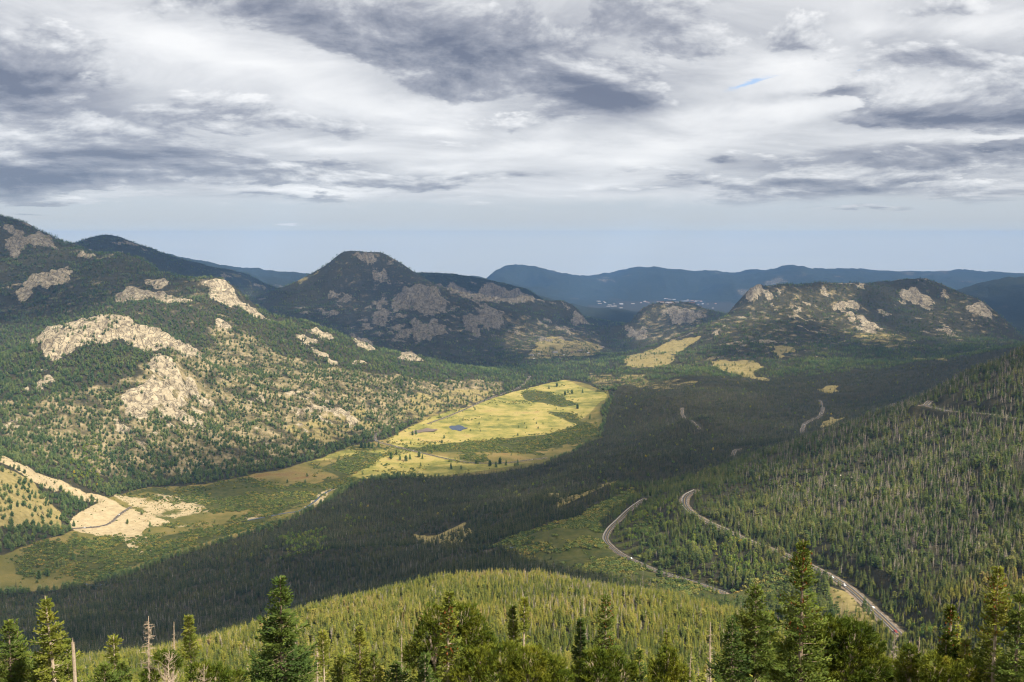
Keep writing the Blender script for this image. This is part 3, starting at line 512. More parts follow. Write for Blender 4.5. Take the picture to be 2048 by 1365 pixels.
    a4 = T.n('ShaderNodeVertexColor', layer_name='cov4'); gy = T.n('ShaderNodeSeparateColor', {0: a4.outputs[0]}).outputs[0]
    rc = T.mix(T.m('MULTIPLY', gy, .85), rc, T.mix(1.0, rc, (.50, .52, .58), 'MULTIPLY'))  # greyer rock, also darkened: cloud shade on the central mountain put into colour
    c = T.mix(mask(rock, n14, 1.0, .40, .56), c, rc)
    sd = T.ramp(n14, [(.25, (0.290, 0.227, 0.128)), (.5, (0.369, 0.297, 0.178)), (.8, (0.434, 0.362, 0.229))])
    br = T.n('ShaderNodeMapRange', {0: T.m('ABSOLUTE', T.m('SUBTRACT', T.noise(pos, 1 / 55., 5, .6, 1.2), .5)), 1: 0.0, 2: .035}).outputs[0]
    sd = T.mix(T.m('MULTIPLY', T.m('SUBTRACT', 1.0, br), .35), sd, (.20, .145, .095))
    c = T.mix(mask(sand, n60, 1.3, .38, .56), c, sd)
    c = T.mix(mask(cut, n5, .8, .40, .6), c, T.ramp(n5, [(.3, (0.11, 0.085, 0.06)), (.7, (0.26, 0.205, 0.15))]))
    T.t.links.new(c, b.inputs['Base Color'])
    hgt = T.m('ADD', T.m('MULTIPLY', rn, T.m('MULTIPLY_ADD', rock, 4.5, 2.0)), T.m('MULTIPLY', crack, T.m('MULTIPLY', rock, 5.0)))
    hgt = T.m('ADD', hgt, T.m('MULTIPLY', ft, T.m('MULTIPLY', fartree, 22.0)))
    bp = T.n('ShaderNodeBump', {'Height': hgt, 'Strength': .85, 'Distance': 1.0})
    T.t.links.new(bp.outputs[0], b.inputs['Normal'])
    return m
ground_mat = terrain_material()

# ------------------------------------------------------------------ terrain sheet
DRY = [(.50, [(0, 800), (250, 760), (330, 700), (450, 640), (560, 700), (760, 750), (1000, 760), (1010, 785), (750, 868), (550, 930), (200, 960), (0, 900)]), (.36, [(0, 560), (300, 560), (520, 620), (420, 680), (0, 640)]), (.4, [(1000, 620), (1210, 660), (1210, 700), (1000, 720)]), (.33, [(620, 520), (800, 520), (1000, 620), (980, 710), (700, 680)]), (.4, [(1230, 640), (1420, 610), (1400, 670), (1280, 690)]), (.37, [(1250, 740), (1400, 650), (1500, 580), (1700, 570), (1800, 660), (1600, 720), (1400, 740)]), (.36, [(1800, 560), (1960, 600), (2040, 680), (1850, 690)])]
YEL = [(1, [(775, 880), (850, 840), (950, 810), (1050, 778), (1130, 760), (1218, 790), (1150, 850), (1110, 872), (960, 884), (880, 898), (790, 893)]), (.7, [(700, 905), (780, 895), (960, 925), (1080, 925), (850, 957), (700, 960)]), (.6, [(560, 937), (700, 895), (740, 905), (640, 925)]), (.5, [(340, 1100), (420, 1070), (520, 1035), (620, 1015), (560, 1045), (430, 1085)])]
m_dry = blur(cover(DRY), 4); m_yel = blur(cover(YEL, warp=.004), 4)
m_will = np.maximum(m_will, .75 * sstep(.16, .30, fbm(X, Y, 150, 5, 651, .6)) * (m_floor > .6) * (1 - m_sand) * (1 - .62 * m_yel))
m_far = sstep(8200, 9800, RR) * (Z > -290)
def make_terrain():
    v = np.stack([X, Y, Z], -1).reshape(-1, 3)
    idx = np.arange(NR * NA).reshape(NR, NA)
    f = np.stack([idx[:-1, :-1], idx[:-1, 1:], idx[1:, 1:], idx[1:, :-1]], -1).reshape(-1, 4)
    me = mesh_from('terrain', v, f[:, ::-1], [ground_mat], smooth=True)
    def att(nm, r, g, b):
        a = me.color_attributes.new(nm, 'FLOAT_COLOR', 'POINT')
        a.data.foreach_set('color', np.stack([r, g, b, np.ones(r.shape)], -1).astype(np.float32).ravel())
    rock_all = np.maximum(blur(m_rock, 1), crag * .75)
    steep = sstep(1.0, 1.4, SL) * (RR > 4500) * (RR < 12000) * (1 - np.clip(m_nr, 0, 1))
    rock_all = np.maximum(rock_all, steep * .8) * (1 - .7 * m_floor)
    farrock = sstep(.12, .5, fbm(X, Y, 900, 6, 91, .62)) * sstep(9000, 12000, RR) * .46 * (Z > -270)
    att('cov1', np.maximum(rock_all, farrock), np.maximum(blur(m_grass, 1), sstep(22000, 30000, RR) * .8), m_sand)
    att('cov2', np.maximum(m_will, .8 * m_open * (1 - m_road)), m_floor, m_cut)
    att('cov3', m_dry, m_yel, m_far)
    att('cov4', np.where(RR > 9000, 1.0, sstep(5200, 6000, RR) * (AZ < .2) + .35 * (AZ >= .2) * (RR > 4700)), np.zeros(X.shape), np.zeros(X.shape))  # first channel: where rock takes the grey tone with cloud shade painted in
    link('terrain', me, kind='structure', label='mountain valley terrain with grassy floor, rock domes and forested slopes')
    return rock_all
rock_all = make_terrain()

# ------------------------------------------------------------------ roads, ponds, streams
def ribbon(name, c, w, zoff, mat, lat=0.0):
    t = np.gradient(c, axis=0); t[:, 2] = 0; t /= np.linalg.norm(t, axis=1)[:, None] + 1e-9
    s = np.stack([t[:, 1], -t[:, 0], np.zeros(len(t))], 1)
    a = c + s * (lat - w / 2); b2 = c + s * (lat + w / 2); a = a + [0, 0, zoff]; b2 = b2 + [0, 0, zoff]
    v = np.empty((2 * len(c), 3)); v[0::2] = a; v[1::2] = b2
    i = np.arange(len(c) - 1) * 2
    return mesh_from(name, v, np.stack([i, i + 1, i + 3, i + 2], 1), [mat])
ROADLAB = {'upper': 'grey two lane highway sweeping down the right hand forest slope', 'lower': 'paved road curving round the willow meadow in the side valley', 'valley': 'straight paved road along the far edge of the yellow meadow', 'meadow': 'paved road bending across the grassy valley floor',
           'fan': 'narrow road crossing the sandy alluvial fan', 'loop': 'short curve of road in the dark forest beyond the ridge', 'junction': 'road with parking area beside small green clearing', 'bend': 'tiny bend of road at the edge of the right ridge', 'cut': 'bit of road on the crest of the right ridge', 'traverse': 'road cut crossing the upper right forest slope', 'ridge': 'pale roadside pullout on the right ridge line'}
road_objs = {}
for nm, (c, w) in paths.items():
    ro = link('road', ribbon('road', c, w, 0.25, asphalt), kind='structure', label=ROADLAB[nm]); road_objs[nm] = ro
    link('edge_line', ribbon('edge_line', c, .14, 0.29, paint_white, w / 2 - .5), ro); link('edge_line', ribbon('edge_line', c, .14, 0.29, paint_white, -w / 2 + .5), ro)
    link('centre_line', ribbon('centre_line', c, .25, 0.29, paint_yellow), ro)
def wall_along(c, lat, h, th, i0, i1, name, label):
    c = c[i0:i1]; t = np.gradient(c, axis=0); t[:, 2] = 0; t /= np.linalg.norm(t, axis=1)[:, None]
    s = np.stack([t[:, 1], -t[:, 0], np.zeros(len(t))], 1); v = []
    for o, z in ((-th / 2, -.6), (-th / 2, h), (th / 2, h), (th / 2, -.6)): v.append(c + s * (lat + o) + [0, 0, z])
    v = np.stack(v, 1).reshape(-1, 3); n = len(c); f = []
    for i in range(n - 1):
        for k in range(3): f.append((i * 4 + k, i * 4 + k + 1, i * 4 + 4 + k + 1, i * 4 + 4 + k))
    f.append((0, 1, 2, 3)); f.append(((n - 1) * 4 + 3, (n - 1) * 4 + 2, (n - 1) * 4 + 1, (n - 1) * 4))
    link(name, mesh_from(name, v, f, [stone]), label=label, cat='guard wall')
cu, wu = paths['upper']; cl, wl = paths['lower']
# the outer (downhill) side, from the path's own direction
def outer(c):
    t = np.gradient(c, axis=0); s = np.stack([t[:, 1], -t[:, 0]], 1); k = len(c) // 2
    return -1.0 if s[k, 0] > 0 else 1.0
wall_along(cu, outer(cu) * (wu / 2 + .8), .9, .8, 0, int(len(cu) * .42), 'guard_wall', 'pale low stone guard wall on the outer edge of the upper road curve')
wall_along(cl, outer(cl) * (wl / 2 + .8), .8, .7, 2, int(len(cl) * .5), 'guard_wall', 'pale low guard wall on the outer edge of the lower road curve')

def sheet(name, pp, mat, dz, label, smooth_n=40, kind='structure'):
    g = np.array([hit(x, y, Z, 600) for x, y in pp]); c = smooth_path(np.vstack([g, g[:1]]), 4.0)[:-1]
    z = float(np.median(height(c[:, 0], c[:, 1], Z))) + dz; c[:, 2] = z
    cen = c.mean(0); v = np.vstack([c, cen]); n = len(c)
    f = np.array([(i, (i + 1) % n, n) for i in range(n)])
    me = mesh_from(name, v, f, [mat]); o = link(name, me, kind=kind, label=label)
    return o
sheet('pond', [(897, 854), (903, 851.5), (909, 852.5), (916, 851), (925, 853), (929, 856), (936, 857.5), (926, 860), (921, 863), (911, 860.5), (904, 860)], water_m, .9, 'small blue pond in the bright yellow meadow')
sheet('pond', [(804, 867), (818, 864.5), (830, 861), (842, 860), (855, 856.5), (862, 859), (876, 860.5), (868, 863), (872, 864.5), (850, 865), (834, 867)], shallow_m, .9, 'shallow reddish muddy pond beside the meadow road')
sheet('pond', [(1018, 1100), (1030, 1096), (1042, 1099), (1034, 1104)], water_m, 1.0, 'tiny dark pool in the willow meadow behind the near spur')
def creek(pp, w, label, mat=water_m):
    c = smooth_path([hit(x, y, Z, 600) for x, y in pp], 5.0); c[:, 2] = height(c[:, 0], c[:, 1], Z)
    link('stream', ribbon('stream', c, w, .6, mat), kind='structure', label=label)
creek([(152, 1176), (166, 1168.6), (187, 1172), (213, 1168), (210, 1158), (215, 1147), (219, 1136), (240, 1124)], 7, 'winding stream through the dark meadow at lower left')
creek([(325, 1098), (380, 1081), (440, 1060), (480, 1045), (560, 1029), (600, 1022), (625, 1007), (650, 987), (690, 968)], 7, 'gravelly river along the foot of the dark forest')

# ------------------------------------------------------------------ tree shapes
class Geo:
    def __init__(s): s.v = []; s.f = []; s.m = []; s.n = 0
    def add(s, v, f, mi=0):
        v = np.asarray(v, float); f = np.asarray(f, int)
        s.v.append(v); s.f.append(f + s.n); s.m.append(np.full(len(f), mi)); s.n += len(v)
    def tube(s, path, rad, sides=5, mi=0):
        path = np.asarray(path, float); n = len(path)
        t = np.gradient(path, axis=0); t /= np.linalg.norm(t, axis=1)[:, None] + 1e-9
        ref = np.where(np.abs(t[:, 2:3]) > .9, [[1., 0, 0]], [[0, 0, 1.]]); a = np.cross(t, ref); a /= np.linalg.norm(a, axis=1)[:, None] + 1e-9; b = np.cross(t, a)
        th = np.arange(sides) / sides * 2 * math.pi
        v = path[:, None] + (np.cos(th)[None, :, None] * a[:, None] + np.sin(th)[None, :, None] * b[:, None]) * np.asarray(rad)[:, None, None]
        i, k = np.meshgrid(np.arange(n - 1), np.arange(sides), indexing='ij'); k2 = (k + 1) % sides
        q0, q1, q2, q3 = i * sides + k, i * sides + k2, (i + 1) * sides + k2, (i + 1) * sides + k
        f = np.concatenate([np.stack([q0, q1, q2], -1).reshape(-1, 3), np.stack([q0, q2, q3], -1).reshape(-1, 3)])
        s.add(v.reshape(-1, 3), f, mi)
    def mesh(s, name, mats, smooth=False):
        return mesh_from(name, np.vstack(s.v), np.vstack(s.f), mats, smooth, np.concatenate(s.m))
def kites(g, base, tip, width, sag, mi=0):
    """flat tapering boughs: one kite each, base -> widest -> tip"""
    base = np.asarray(base); tip = np.asarray(tip); d = tip - base
    side = np.stack([-d[:, 1], d[:, 0], np.zeros(len(d))], 1); side /= np.linalg.norm(side, axis=1)[:, None] + 1e-9
    mid = base + d * .55; w = np.asarray(width)[:, None] * side; dn = np.stack([np.zeros(len(d)), np.zeros(len(d)), -np.asarray(sag)], 1)
    v = np.stack([base, mid + w + dn, tip, mid - w + dn], 1).reshape(-1, 3); i = np.arange(len(d)) * 4
    g.add(v, np.concatenate([np.stack([i, i + 1, i + 2], 1), np.stack([i, i + 2, i + 3], 1)]), mi)
def conifer(rs_, h=1.0, r=.14, levels=12, nb=6, low=.12, power=.8, ragged=.35, trunk=True, droop=.25, crown_round=0.0):
    """unit-height conifer: returns (crown, trunk)"""
    q = np.random.default_rng(rs_); g = Geo(); B = []; Tp = []; Wd = []; Sg = []
    for i in range(levels):
        t = (i + q.uniform(-.3, .3)) / levels; t = min(max(t, 0), .97); z = low + (1 - low) * t
        prof = (1 - t) ** power if crown_round == 0 else math.sqrt(max(0.02, 1 - (abs(t - .35) / .68) ** 2)) * (1 - .3 * t)
        n = max(3, int(nb * (.6 + .4 * prof) + q.uniform(0, 1.2)))
        for k in range(n):
            a = (k + q.uniform(-.35, .35)) / n * 6.283 + i * 2.4; L = r * prof * (1 + q.uniform(-ragged, ragged)) + .008
            B.append((0, 0, z)); Tp.append((L * math.cos(a), L * math.sin(a), z - L * droop * q.uniform(.2, 1.5) + .01)); Wd.append(L * q.uniform(.26, .42)); Sg.append(L * q.uniform(.15, .45))
    B.append((0, 0, .93)); Tp.append((.004, 0, 1.0)); Wd.append(.008); Sg.append(0)
    kites(g, B, Tp, Wd, Sg)
    tr = Geo()
    if trunk: tr.tube([(0, 0, 0), (0, 0, .45), (0, 0, .96)], [.014, .010, .002], 4)
    return g, tr
def snag_shape(rs_, n=26, L0=.07, lean=.02):
    q = np.random.default_rng(rs_); g = Geo()
    g.tube([(0, 0, 0), (lean * .5, 0, .5), (lean, 0, 1)], [.013, .009, .002], 4)
    for i in range(n):
        z = q.uniform(.2, .95); a = q.uniform(0, 6.28); L = L0 * (1.1 - z) * q.uniform(.5, 1.3) + .012
        c = np.array([lean * z, 0, z]); e = c + np.array([math.cos(a) * L, math.sin(a) * L, q.uniform(-.02, .025)])
        kites(g, [c], [e], [.006], [.008])
    return g
def joined(crown, trunk, name, mats):
    v = np.vstack(crown.v + trunk.v) if trunk.v else np.vstack(crown.v)
    nc = crown.n; f = np.vstack(crown.f + [t + nc for t in trunk.f]) if trunk.v else np.vstack(crown.f)
    mi = np.concatenate([np.zeros(sum(len(x) for x in crown.f), int), np.ones(sum(len(x) for x in trunk.f), int)])
    return mesh_from(name, v, f, mats, False, mi)
def blob(rs_, n=46, r=.5, h=1.0, flat=.0):
    """leafy crown of small tilted leaf clumps spread through a rounded volume"""
    q = np.random.default_rng(rs_); g = Geo(); vs_ = []; fs = []
    for i in range(n):
        d = q.normal(size=3); d /= np.linalg.norm(d); d[2] = abs(d[2]) * 1.2 - .25; rad = q.uniform(.55, 1.0)
        c = np.array([d[0] * r * rad, d[1] * r * rad, h * (.42 + .55 * d[2] * rad)]); s = r * q.uniform(.22, .42)
        a = q.normal(size=3); a /= np.linalg.norm(a); b = np.cross(a, d + .01); b /= np.linalg.norm(b) + 1e-6
        k = len(vs_); vs_ += [c + a * s, c + b * s * .8, c - a * s, c - b * s * .8]; fs += [(k, k + 1, k + 2), (k, k + 2, k + 3)]
    g.add(vs_, fs); return g
protos = bpy.data.collections.new('tree_shapes')
PIDX = {}
def proto(key, me):
    o = bpy.data.objects.new('shape_%02d' % len(PIDX), me); protos.objects.link(o); PIDX[key] = len(PIDX)
for k in range(4):
    c, t = conifer(100 + k, r=[.105, .12, .095, .13][k], levels=20, nb=7, low=[.10, .2, .28, .08][k], power=.7, ragged=.45); proto(('near', k), joined(c, t, 'conifer', [fol_near, bark]))
for k in range(3):
    c, t = conifer(110 + k, r=[.22, .18, .25][k], levels=14, nb=8, low=.15, ragged=.45, droop=-.05, crown_round=1); proto(('nearpine', k), joined(c, t, 'pine', [fol_near, bark]))
for k in range(2):
    c, t = conifer(115 + k, r=[.22, .19][k], levels=10, nb=7, low=.12, ragged=.45, droop=-.05, crown_round=1); proto(('midpine', k), joined(c, t, 'pine', [fol_mid, bark]))
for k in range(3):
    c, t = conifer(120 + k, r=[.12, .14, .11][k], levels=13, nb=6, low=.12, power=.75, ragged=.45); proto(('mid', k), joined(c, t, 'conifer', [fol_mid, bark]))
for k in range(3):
    c, t = conifer(120 + k, r=[.12, .14, .11][k], levels=13, nb=6, low=.12, power=.75, ragged=.45); proto(('dark', k), joined(c, t, 'conifer', [fol_shaded, bark]))  # same shapes as the sunlit slope, in the shade-darkened needles
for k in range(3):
    c, t = conifer(140 + k, r=[.14, .17, .15][k], levels=7, nb=5, low=.08, power=.75, ragged=.4); proto(('far', k), joined(c, t, 'conifer', [fol_shaded, bark]))
for k in range(3):
    c, t = conifer(150 + k, r=[.24, .21, .27][k], levels=9, nb=7, low=.18, ragged=.4, droop=-.1, crown_round=1); proto(('pine', k), joined(c, t, 'pine', [fol_pine, bark]))
for k in range(3): proto(('snag', k), snag_shape(160 + k, 44, .12).mesh('snag', [dead]))
for k in range(2): proto(('snagfar', k), snag_shape(170 + k, 12, .11, .0).mesh('snag', [dead_shaded]))
for k in range(2): proto(('snagdark', k), snag_shape(175 + k, 26, .11, .0).mesh('snag', [dead_shaded]))
for k in range(2):
    g = blob(180 + k, 60, .30, 1.0); t = Geo(); t.tube([(0, 0, 0), (0, 0, .6)], [.02, .01], 4); proto(('aspen', k), joined(g, t, 'aspen', [fol_aspen, bark_pale]))
for k in range(3): proto(('shrub', k), blob(190 + k, 26, .75, .8).mesh('shrub', [fol_shrub]))
def clump(rs_, round_, mt=None):
    q = np.random.default_rng(rs_); V = []; Fc = []; n = 0
    for i in range(7):
        c, t = conifer(rs_ * 10 + i, r=.16 if not round_ else .26, levels=5, nb=5, low=.05, power=.75, ragged=.35, trunk=False, crown_round=round_)
        s = q.uniform(.7, 1.15); off = np.array([q.uniform(-1.3, 1.3), q.uniform(-1.3, 1.3), 0])
        V.append(np.vstack(c.v) * s + off); Fc.append(np.vstack(c.f) + n); n += len(V[-1])
    return mesh_from('tree_clump', np.vstack(V), np.vstack(Fc), [mt or (fol_shaded if not round_ else fol_pine)])
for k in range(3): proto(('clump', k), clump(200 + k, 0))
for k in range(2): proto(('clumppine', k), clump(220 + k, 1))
for k in range(3): proto(('clumpmid', k), clump(240 + k, 0, fol_mid))  # clumps for the sunlit flat-topped mountain: its light put into brighter needles

# ------------------------------------------------------------------ scatter of the woods
toe = np.array([F(*q) for q in [(-400, 1225, 25), (-200, 1215, 25), (0, 1197, 20), (120, 1183, 12), (250, 1155, 10), (350, 1118, 8), (430, 1092, 6), (520, 1064, 6), (600, 1034, 6), (660, 1003, 6), (720, 967, 6), (800, 958, 6), (900, 955, 6), (1000, 942, 6), (1090, 927, 6), (1150, 905, 6), (1205, 865, 6), (1225, 792, 8), (1290, 768, 20), (1700, 760, 60), (2300, 740, 60)]])
toe_a = np.arctan2(toe[:, 0], toe[:, 1]); toe_r = np.hypot(toe[:, 0], toe[:, 1])
def dens_map():
    clumpy = fbm(X, Y, 130, 4, 301); fine = fbm(X, Y, 45, 3, 305)
    tc = np.ones(X.shape)
    tc *= 1 - 1.5 * m_dry * sstep(-.05, .40, clumpy + .7 * fine)
    tc *= 1 - .25 * m_dry
    tc *= 1 - sstep(.25, .55, rock_all) * np.where(pf_ < -.05, .45, .93)
    tc *= 1 - np.clip(m_grass * 1.25, 0, 1) * (.55 + .45 * sstep(-.3, .15, fine))
    tc *= (1 - .994 * sstep(.30, .62, m_floor + .28 * fine + .18 * clumpy)) * (1 - .98 * np.clip(m_sand * 1.6, 0, 1)) * (1 - .985 * np.clip(m_will * 1.5, 0, 1) * (m_will > .2))
    tc *= 1 - .96 * m_open; tc *= 1 - blur(m_road, 1); tc *= 1 - .9 * np.clip(m_cut * 1.3, 0, 1)
    tc *= 1 - sstep(.9, 1.3, SL)
    tc *= np.where((RR > 900) | (AZ < .2), 1, 1)
    tc *= .72 + .28 * sstep(-.5, .1, clumpy)
    return np.clip(tc, 0, 1)
tc = dens_map()
dA = RR ** 2 * np.gradient(lr)[:, None] * np.gradient(azs)[None, :]
def sample(mask, spacing, seed):
    """random points: one per spacing**2 square metres where the mask allows"""
    q = np.random.default_rng(seed); lam = dA / spacing ** 2 * mask; n = q.poisson(np.clip(lam, 0, 50))
    i, j = np.nonzero(n); c = n[i, j]; i = np.repeat(i, c); j = np.repeat(j, c)
    i2 = np.clip(i, 0, NR - 2); j2 = np.clip(j, 0, NA - 2)
    l = lr[i2] + (lr[i2 + 1] - lr[i2]) * q.random(len(i)); a = azs[j2] + (azs[j2 + 1] - azs[j2]) * q.random(len(i))
    r = np.exp(l); x = r * np.sin(a); y = r * np.cos(a)
    return x, y, height(x, y, Z), i, j
vis = seen & (np.abs(AZ) < .525)
sets = []     # x, y, z, proto index, scale, region
def species(i, j, q, table):
    """table: list of (key family, count, weight array)"""
    wts = np.stack([w for _, _, w in table], 1); wts = np.cumsum(wts, 1); wts /= wts[:, -1:]
    pick = (q.random(len(i))[:, None] > wts).sum(1); out = np.zeros(len(i), int)
    for k, (fam, cnt, _) in enumerate(table):
        s = pick == k; out[s] = np.array([PIDX[(fam, c)] for c in range(cnt)])[q.integers(0, cnt, s.sum())]
    return out, pick
q = np.random.default_rng(99)
def region(x, y, z):
    a = np.arctan2(x, y); r = np.hypot(x, y); tr_ = np.interp(a, toe_a, toe_r)
    reg = np.full(x.shape, 6)
    reg[(a < .03) & (r < 5650)] = 3; reg[(r >= 5650) & (a < .11)] = 4; reg[(a >= .11) & (r > 4700)] = 5
    reg[r < tr_] = 2; reg[(r < 2150) & (a > .16)] = 1; reg[(r < 1010) & (a < .27)] = 0
    return reg
def emit(x, y, z, idx, sc, wid):
    sets.append((x, y, z, idx, sc, wid, region(x, y, z)))
# nearest woods
near = vis & (RR > 75) & (RR < 1000)
nd = tc * np.where(RR < 260, .30, 1.0)
gapn = sstep(-.55, -.05, fbm(X, Y, 26, 3, 331)); nd = nd * (.25 + .75 * gapn)
x, y, z, i, j = sample(near * nd, 3.2, 1)
sn = m_snag[i, j]
idx, pk = species(i, j, q, [('near', 4, .80 - .45 * sn), ('snag', 3, .12 + .5 * sn), ('aspen', 2, m_aspen[i, j] * .8), ('nearpine', 3, .22 - .1 * sn)])
h = (4.5 + 8.5 * q.beta(1.8, 1.6, len(x))) * (1 + .35 * fbm(x, y, 70, 3, 341)) * np.where(np.hypot(x, y) < 260, .72, 1.0) * np.where(pk == 1, .95, 1) * np.where(pk == 2, .7, 1) * np.where(pk == 3, .75, 1)
NEARSET = (x, y, z, idx, h, pk)
# middle
mid = vis & (RR >= 1000) & (RR < 2100)
gapn = sstep(-.55, -.05, fbm(X, Y, 40, 3, 333))
x, y, z, i, j = sample(mid * tc * (.35 + .65 * gapn), np.maximum(3.6, .0032 * RR), 2)
sn = m_snag[i, j]
rs_ = (np.arctan2(x, y) > .10) * 1.0
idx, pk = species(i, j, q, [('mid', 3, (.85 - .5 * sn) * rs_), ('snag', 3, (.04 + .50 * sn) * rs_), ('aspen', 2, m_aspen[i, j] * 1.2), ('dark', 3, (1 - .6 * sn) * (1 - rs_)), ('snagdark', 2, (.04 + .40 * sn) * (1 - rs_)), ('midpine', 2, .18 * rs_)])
emit(x, y, z, idx, q.uniform(6.5, 14.5, len(x)) * np.where(pk == 2, .65, 1) * (1 + .3 * fbm(x, y, 90, 3, 343)), q.uniform(.8, 1.5, len(x)))
# farther single trees
far = vis & (RR >= 2100) & (RR < 4700)
x, y, z, i, j = sample(far * tc, .0026 * RR, 3)
sn = m_snag[i, j]; pn = (np.interp(azs[j], toe_a, toe_r) < np.hypot(x, y)) * 1.0
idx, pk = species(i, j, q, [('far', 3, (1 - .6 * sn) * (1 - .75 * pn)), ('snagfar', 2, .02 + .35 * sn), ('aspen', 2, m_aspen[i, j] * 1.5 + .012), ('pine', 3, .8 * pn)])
emit(x, y, z, idx, q.uniform(8, 16.0, len(x)) * np.where(pk == 2, .75, 1) * np.where(pk == 3, 1.05, 1), q.uniform(.95, 1.35, len(x)))
# clumps on the mountains
vf = vis & (RR >= 4700) & (RR < 9900)
x, y, z, i, j = sample(vf * tc ** 1.3, .0043 * RR, 4)
mesa = (np.arctan2(x, y) > .11) * .95
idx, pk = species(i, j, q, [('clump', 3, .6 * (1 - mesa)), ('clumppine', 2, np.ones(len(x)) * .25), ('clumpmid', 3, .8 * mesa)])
emit(x, y, z, idx, q.uniform(10, 15.5, len(x)), q.uniform(.8, 1.25, len(x)))
# single trees around the clump edges keep the margins loose
x, y, z, i, j = sample(vf * np.clip(tc * .8, 0, 1), .0046 * RR, 5)
idx, pk = species(i, j, q, [('far', 3, np.ones(len(x)) * .5), ('pine', 3, np.ones(len(x)) * .5)])
emit(x, y, z, idx, q.uniform(11, 17, len(x)), q.uniform(1.1, 1.6, len(x)))

def scatter_group():
    ng = bpy.data.node_groups.new('scatter', 'GeometryNodeTree')
    ng.interface.new_socket('Geometry', in_out='INPUT', socket_type='NodeSocketGeometry'); ng.interface.new_socket('Geometry', in_out='OUTPUT', socket_type='NodeSocketGeometry')
    N = ng.nodes.new; gi = N('NodeGroupInput'); go = N('NodeGroupOutput')
    ci = N('GeometryNodeCollectionInfo'); ci.inputs['Collection'].default_value = protos; ci.inputs['Separate Children'].default_value = True; ci.inputs['Reset Children'].default_value = True
    ip = N('GeometryNodeInstanceOnPoints'); ip.inputs['Pick Instance'].default_value = True
    def na(nm, ty):
        a = N('GeometryNodeInputNamedAttribute'); a.data_type = ty; a.inputs['Name'].default_value = nm; return a.outputs['Attribute']
    L = ng.links.new
    L(gi.outputs[0], ip.inputs['Points']); L(ci.outputs[0], ip.inputs['Instance']); L(na('idx', 'INT'), ip.inputs['Instance Index'])
    L(na('rot', 'FLOAT_VECTOR'), ip.inputs['Rotation']); L(na('scl', 'FLOAT_VECTOR'), ip.inputs['Scale'])
    L(ip.outputs[0], go.inputs[0]); return ng
SCAT = scatter_group()
def scatter(name, x, y, z, idx, sc, wid, label):
    n = len(x)
    if not n: return
    me = bpy.data.meshes.new(name); me.vertices.add(n); me.vertices.foreach_set('co', np.stack([x, y, z - .15], 1).astype(np.float32).ravel())
    a = me.attributes.new('idx', 'INT', 'POINT'); a.data.foreach_set('value', np.asarray(idx, np.int32))
    rt = np.stack([q.normal(0, .025, n), q.normal(0, .025, n), q.uniform(0, 6.283, n)], 1)
    a = me.attributes.new('rot', 'FLOAT_VECTOR', 'POINT'); a.data.foreach_set('vector', rt.astype(np.float32).ravel())
    a = me.attributes.new('scl', 'FLOAT_VECTOR', 'POINT'); a.data.foreach_set('vector', np.stack([sc * wid, sc * wid, sc], 1).astype(np.float32).ravel())
    me.update(); o = link(name, me, label=label, kind='stuff'); md = o.modifiers.new('scatter', 'NODES'); md.node_group = SCAT
    return o
# the nearest 300 that stand in the picture become trees of their own, the others one wood
x, y, z, idx, h, pk = NEARSET
yc = y * math.cos(PITCH) - (z + h - CAMZ) * math.sin(PITCH); zc = y * math.sin(PITCH) + (z + h - CAMZ) * math.cos(PITCH)
tpx = CX + FPX * x / yc; tpy = CY - FPX * zc / yc
inview = (tpx > 10) & (tpx < 2038) & (tpy < 1345)
bigness = np.where(inview, h / np.hypot(x, y), 0); order = np.argsort(-bigness)[:300]
own = np.zeros(len(x), bool); own[order] = True
rest = ~own
sets.append((x[rest], y[rest], z[rest], idx[rest], h[rest], q.uniform(.75, 1.45, rest.sum()), region(x[rest], y[rest], z[rest])))
REG = ['dense olive green conifer forest on the sunlit near spur', 'green conifer forest with grey dead trees on the right hand slope', 'dark shaded conifer forest on the low ridge before the valley', 'pine forest with tan gaps on the hillside below the rock domes', 'dark forest on the central dome shaped mountain', 'forest on the flat topped mountain at right', 'woods at the far end of the grassy valley']
for k, lab in enumerate(REG):
    cat = [np.concatenate([s[c][s[6] == k] for s in sets]) for c in range(6)]
    scatter('forest', *cat, lab); print('forest', k, len(cat[0]))
# willow thickets
sh = vis & (RR > 900) & (RR < 5200)
x, y, z, i, j = sample(sh * np.clip(m_will * 1.3 + .35 * m_open, 0, 1) * (1 - blur(m_road, 2)) * (1 - m_road) * sstep(-.35, .2, fbm(X, Y, 50, 3, 401)), .0019 * RR, 11)
scatter('shrubs', x, y, z, q.integers(PIDX[('shrub', 0)], PIDX[('shrub', 2)] + 1, len(x)), q.uniform(2.2, 5.2, len(x)), q.uniform(.9, 1.6, len(x)), 'low green willow thickets along the creeks and meadows'); print('shrubs', len(x))
x, y, z, i, j = sample(sh * (.10 * m_dry + .45 * (m_sand > .25) * (m_sand < .75) + .10 * (m_sand >= .75) * (fbm(X, Y, 60, 3, 421) > 0) + .02 * m_floor + .25 * np.clip(m_cut, 0, 1) * (1 - m_road)+ .1 * np.clip(m_grass, 0, 1)), .0030 * RR, 12)
scatter('shrubs', x, y, z, q.integers(PIDX[('shrub', 0)], PIDX[('shrub', 2)] + 1, len(x)), q.uniform(1.2, 3.0, len(x)), q.uniform(.8, 1.3, len(x)), 'scattered low shrubs on dry slopes and the sandy fan'); print('shrubs', len(x))

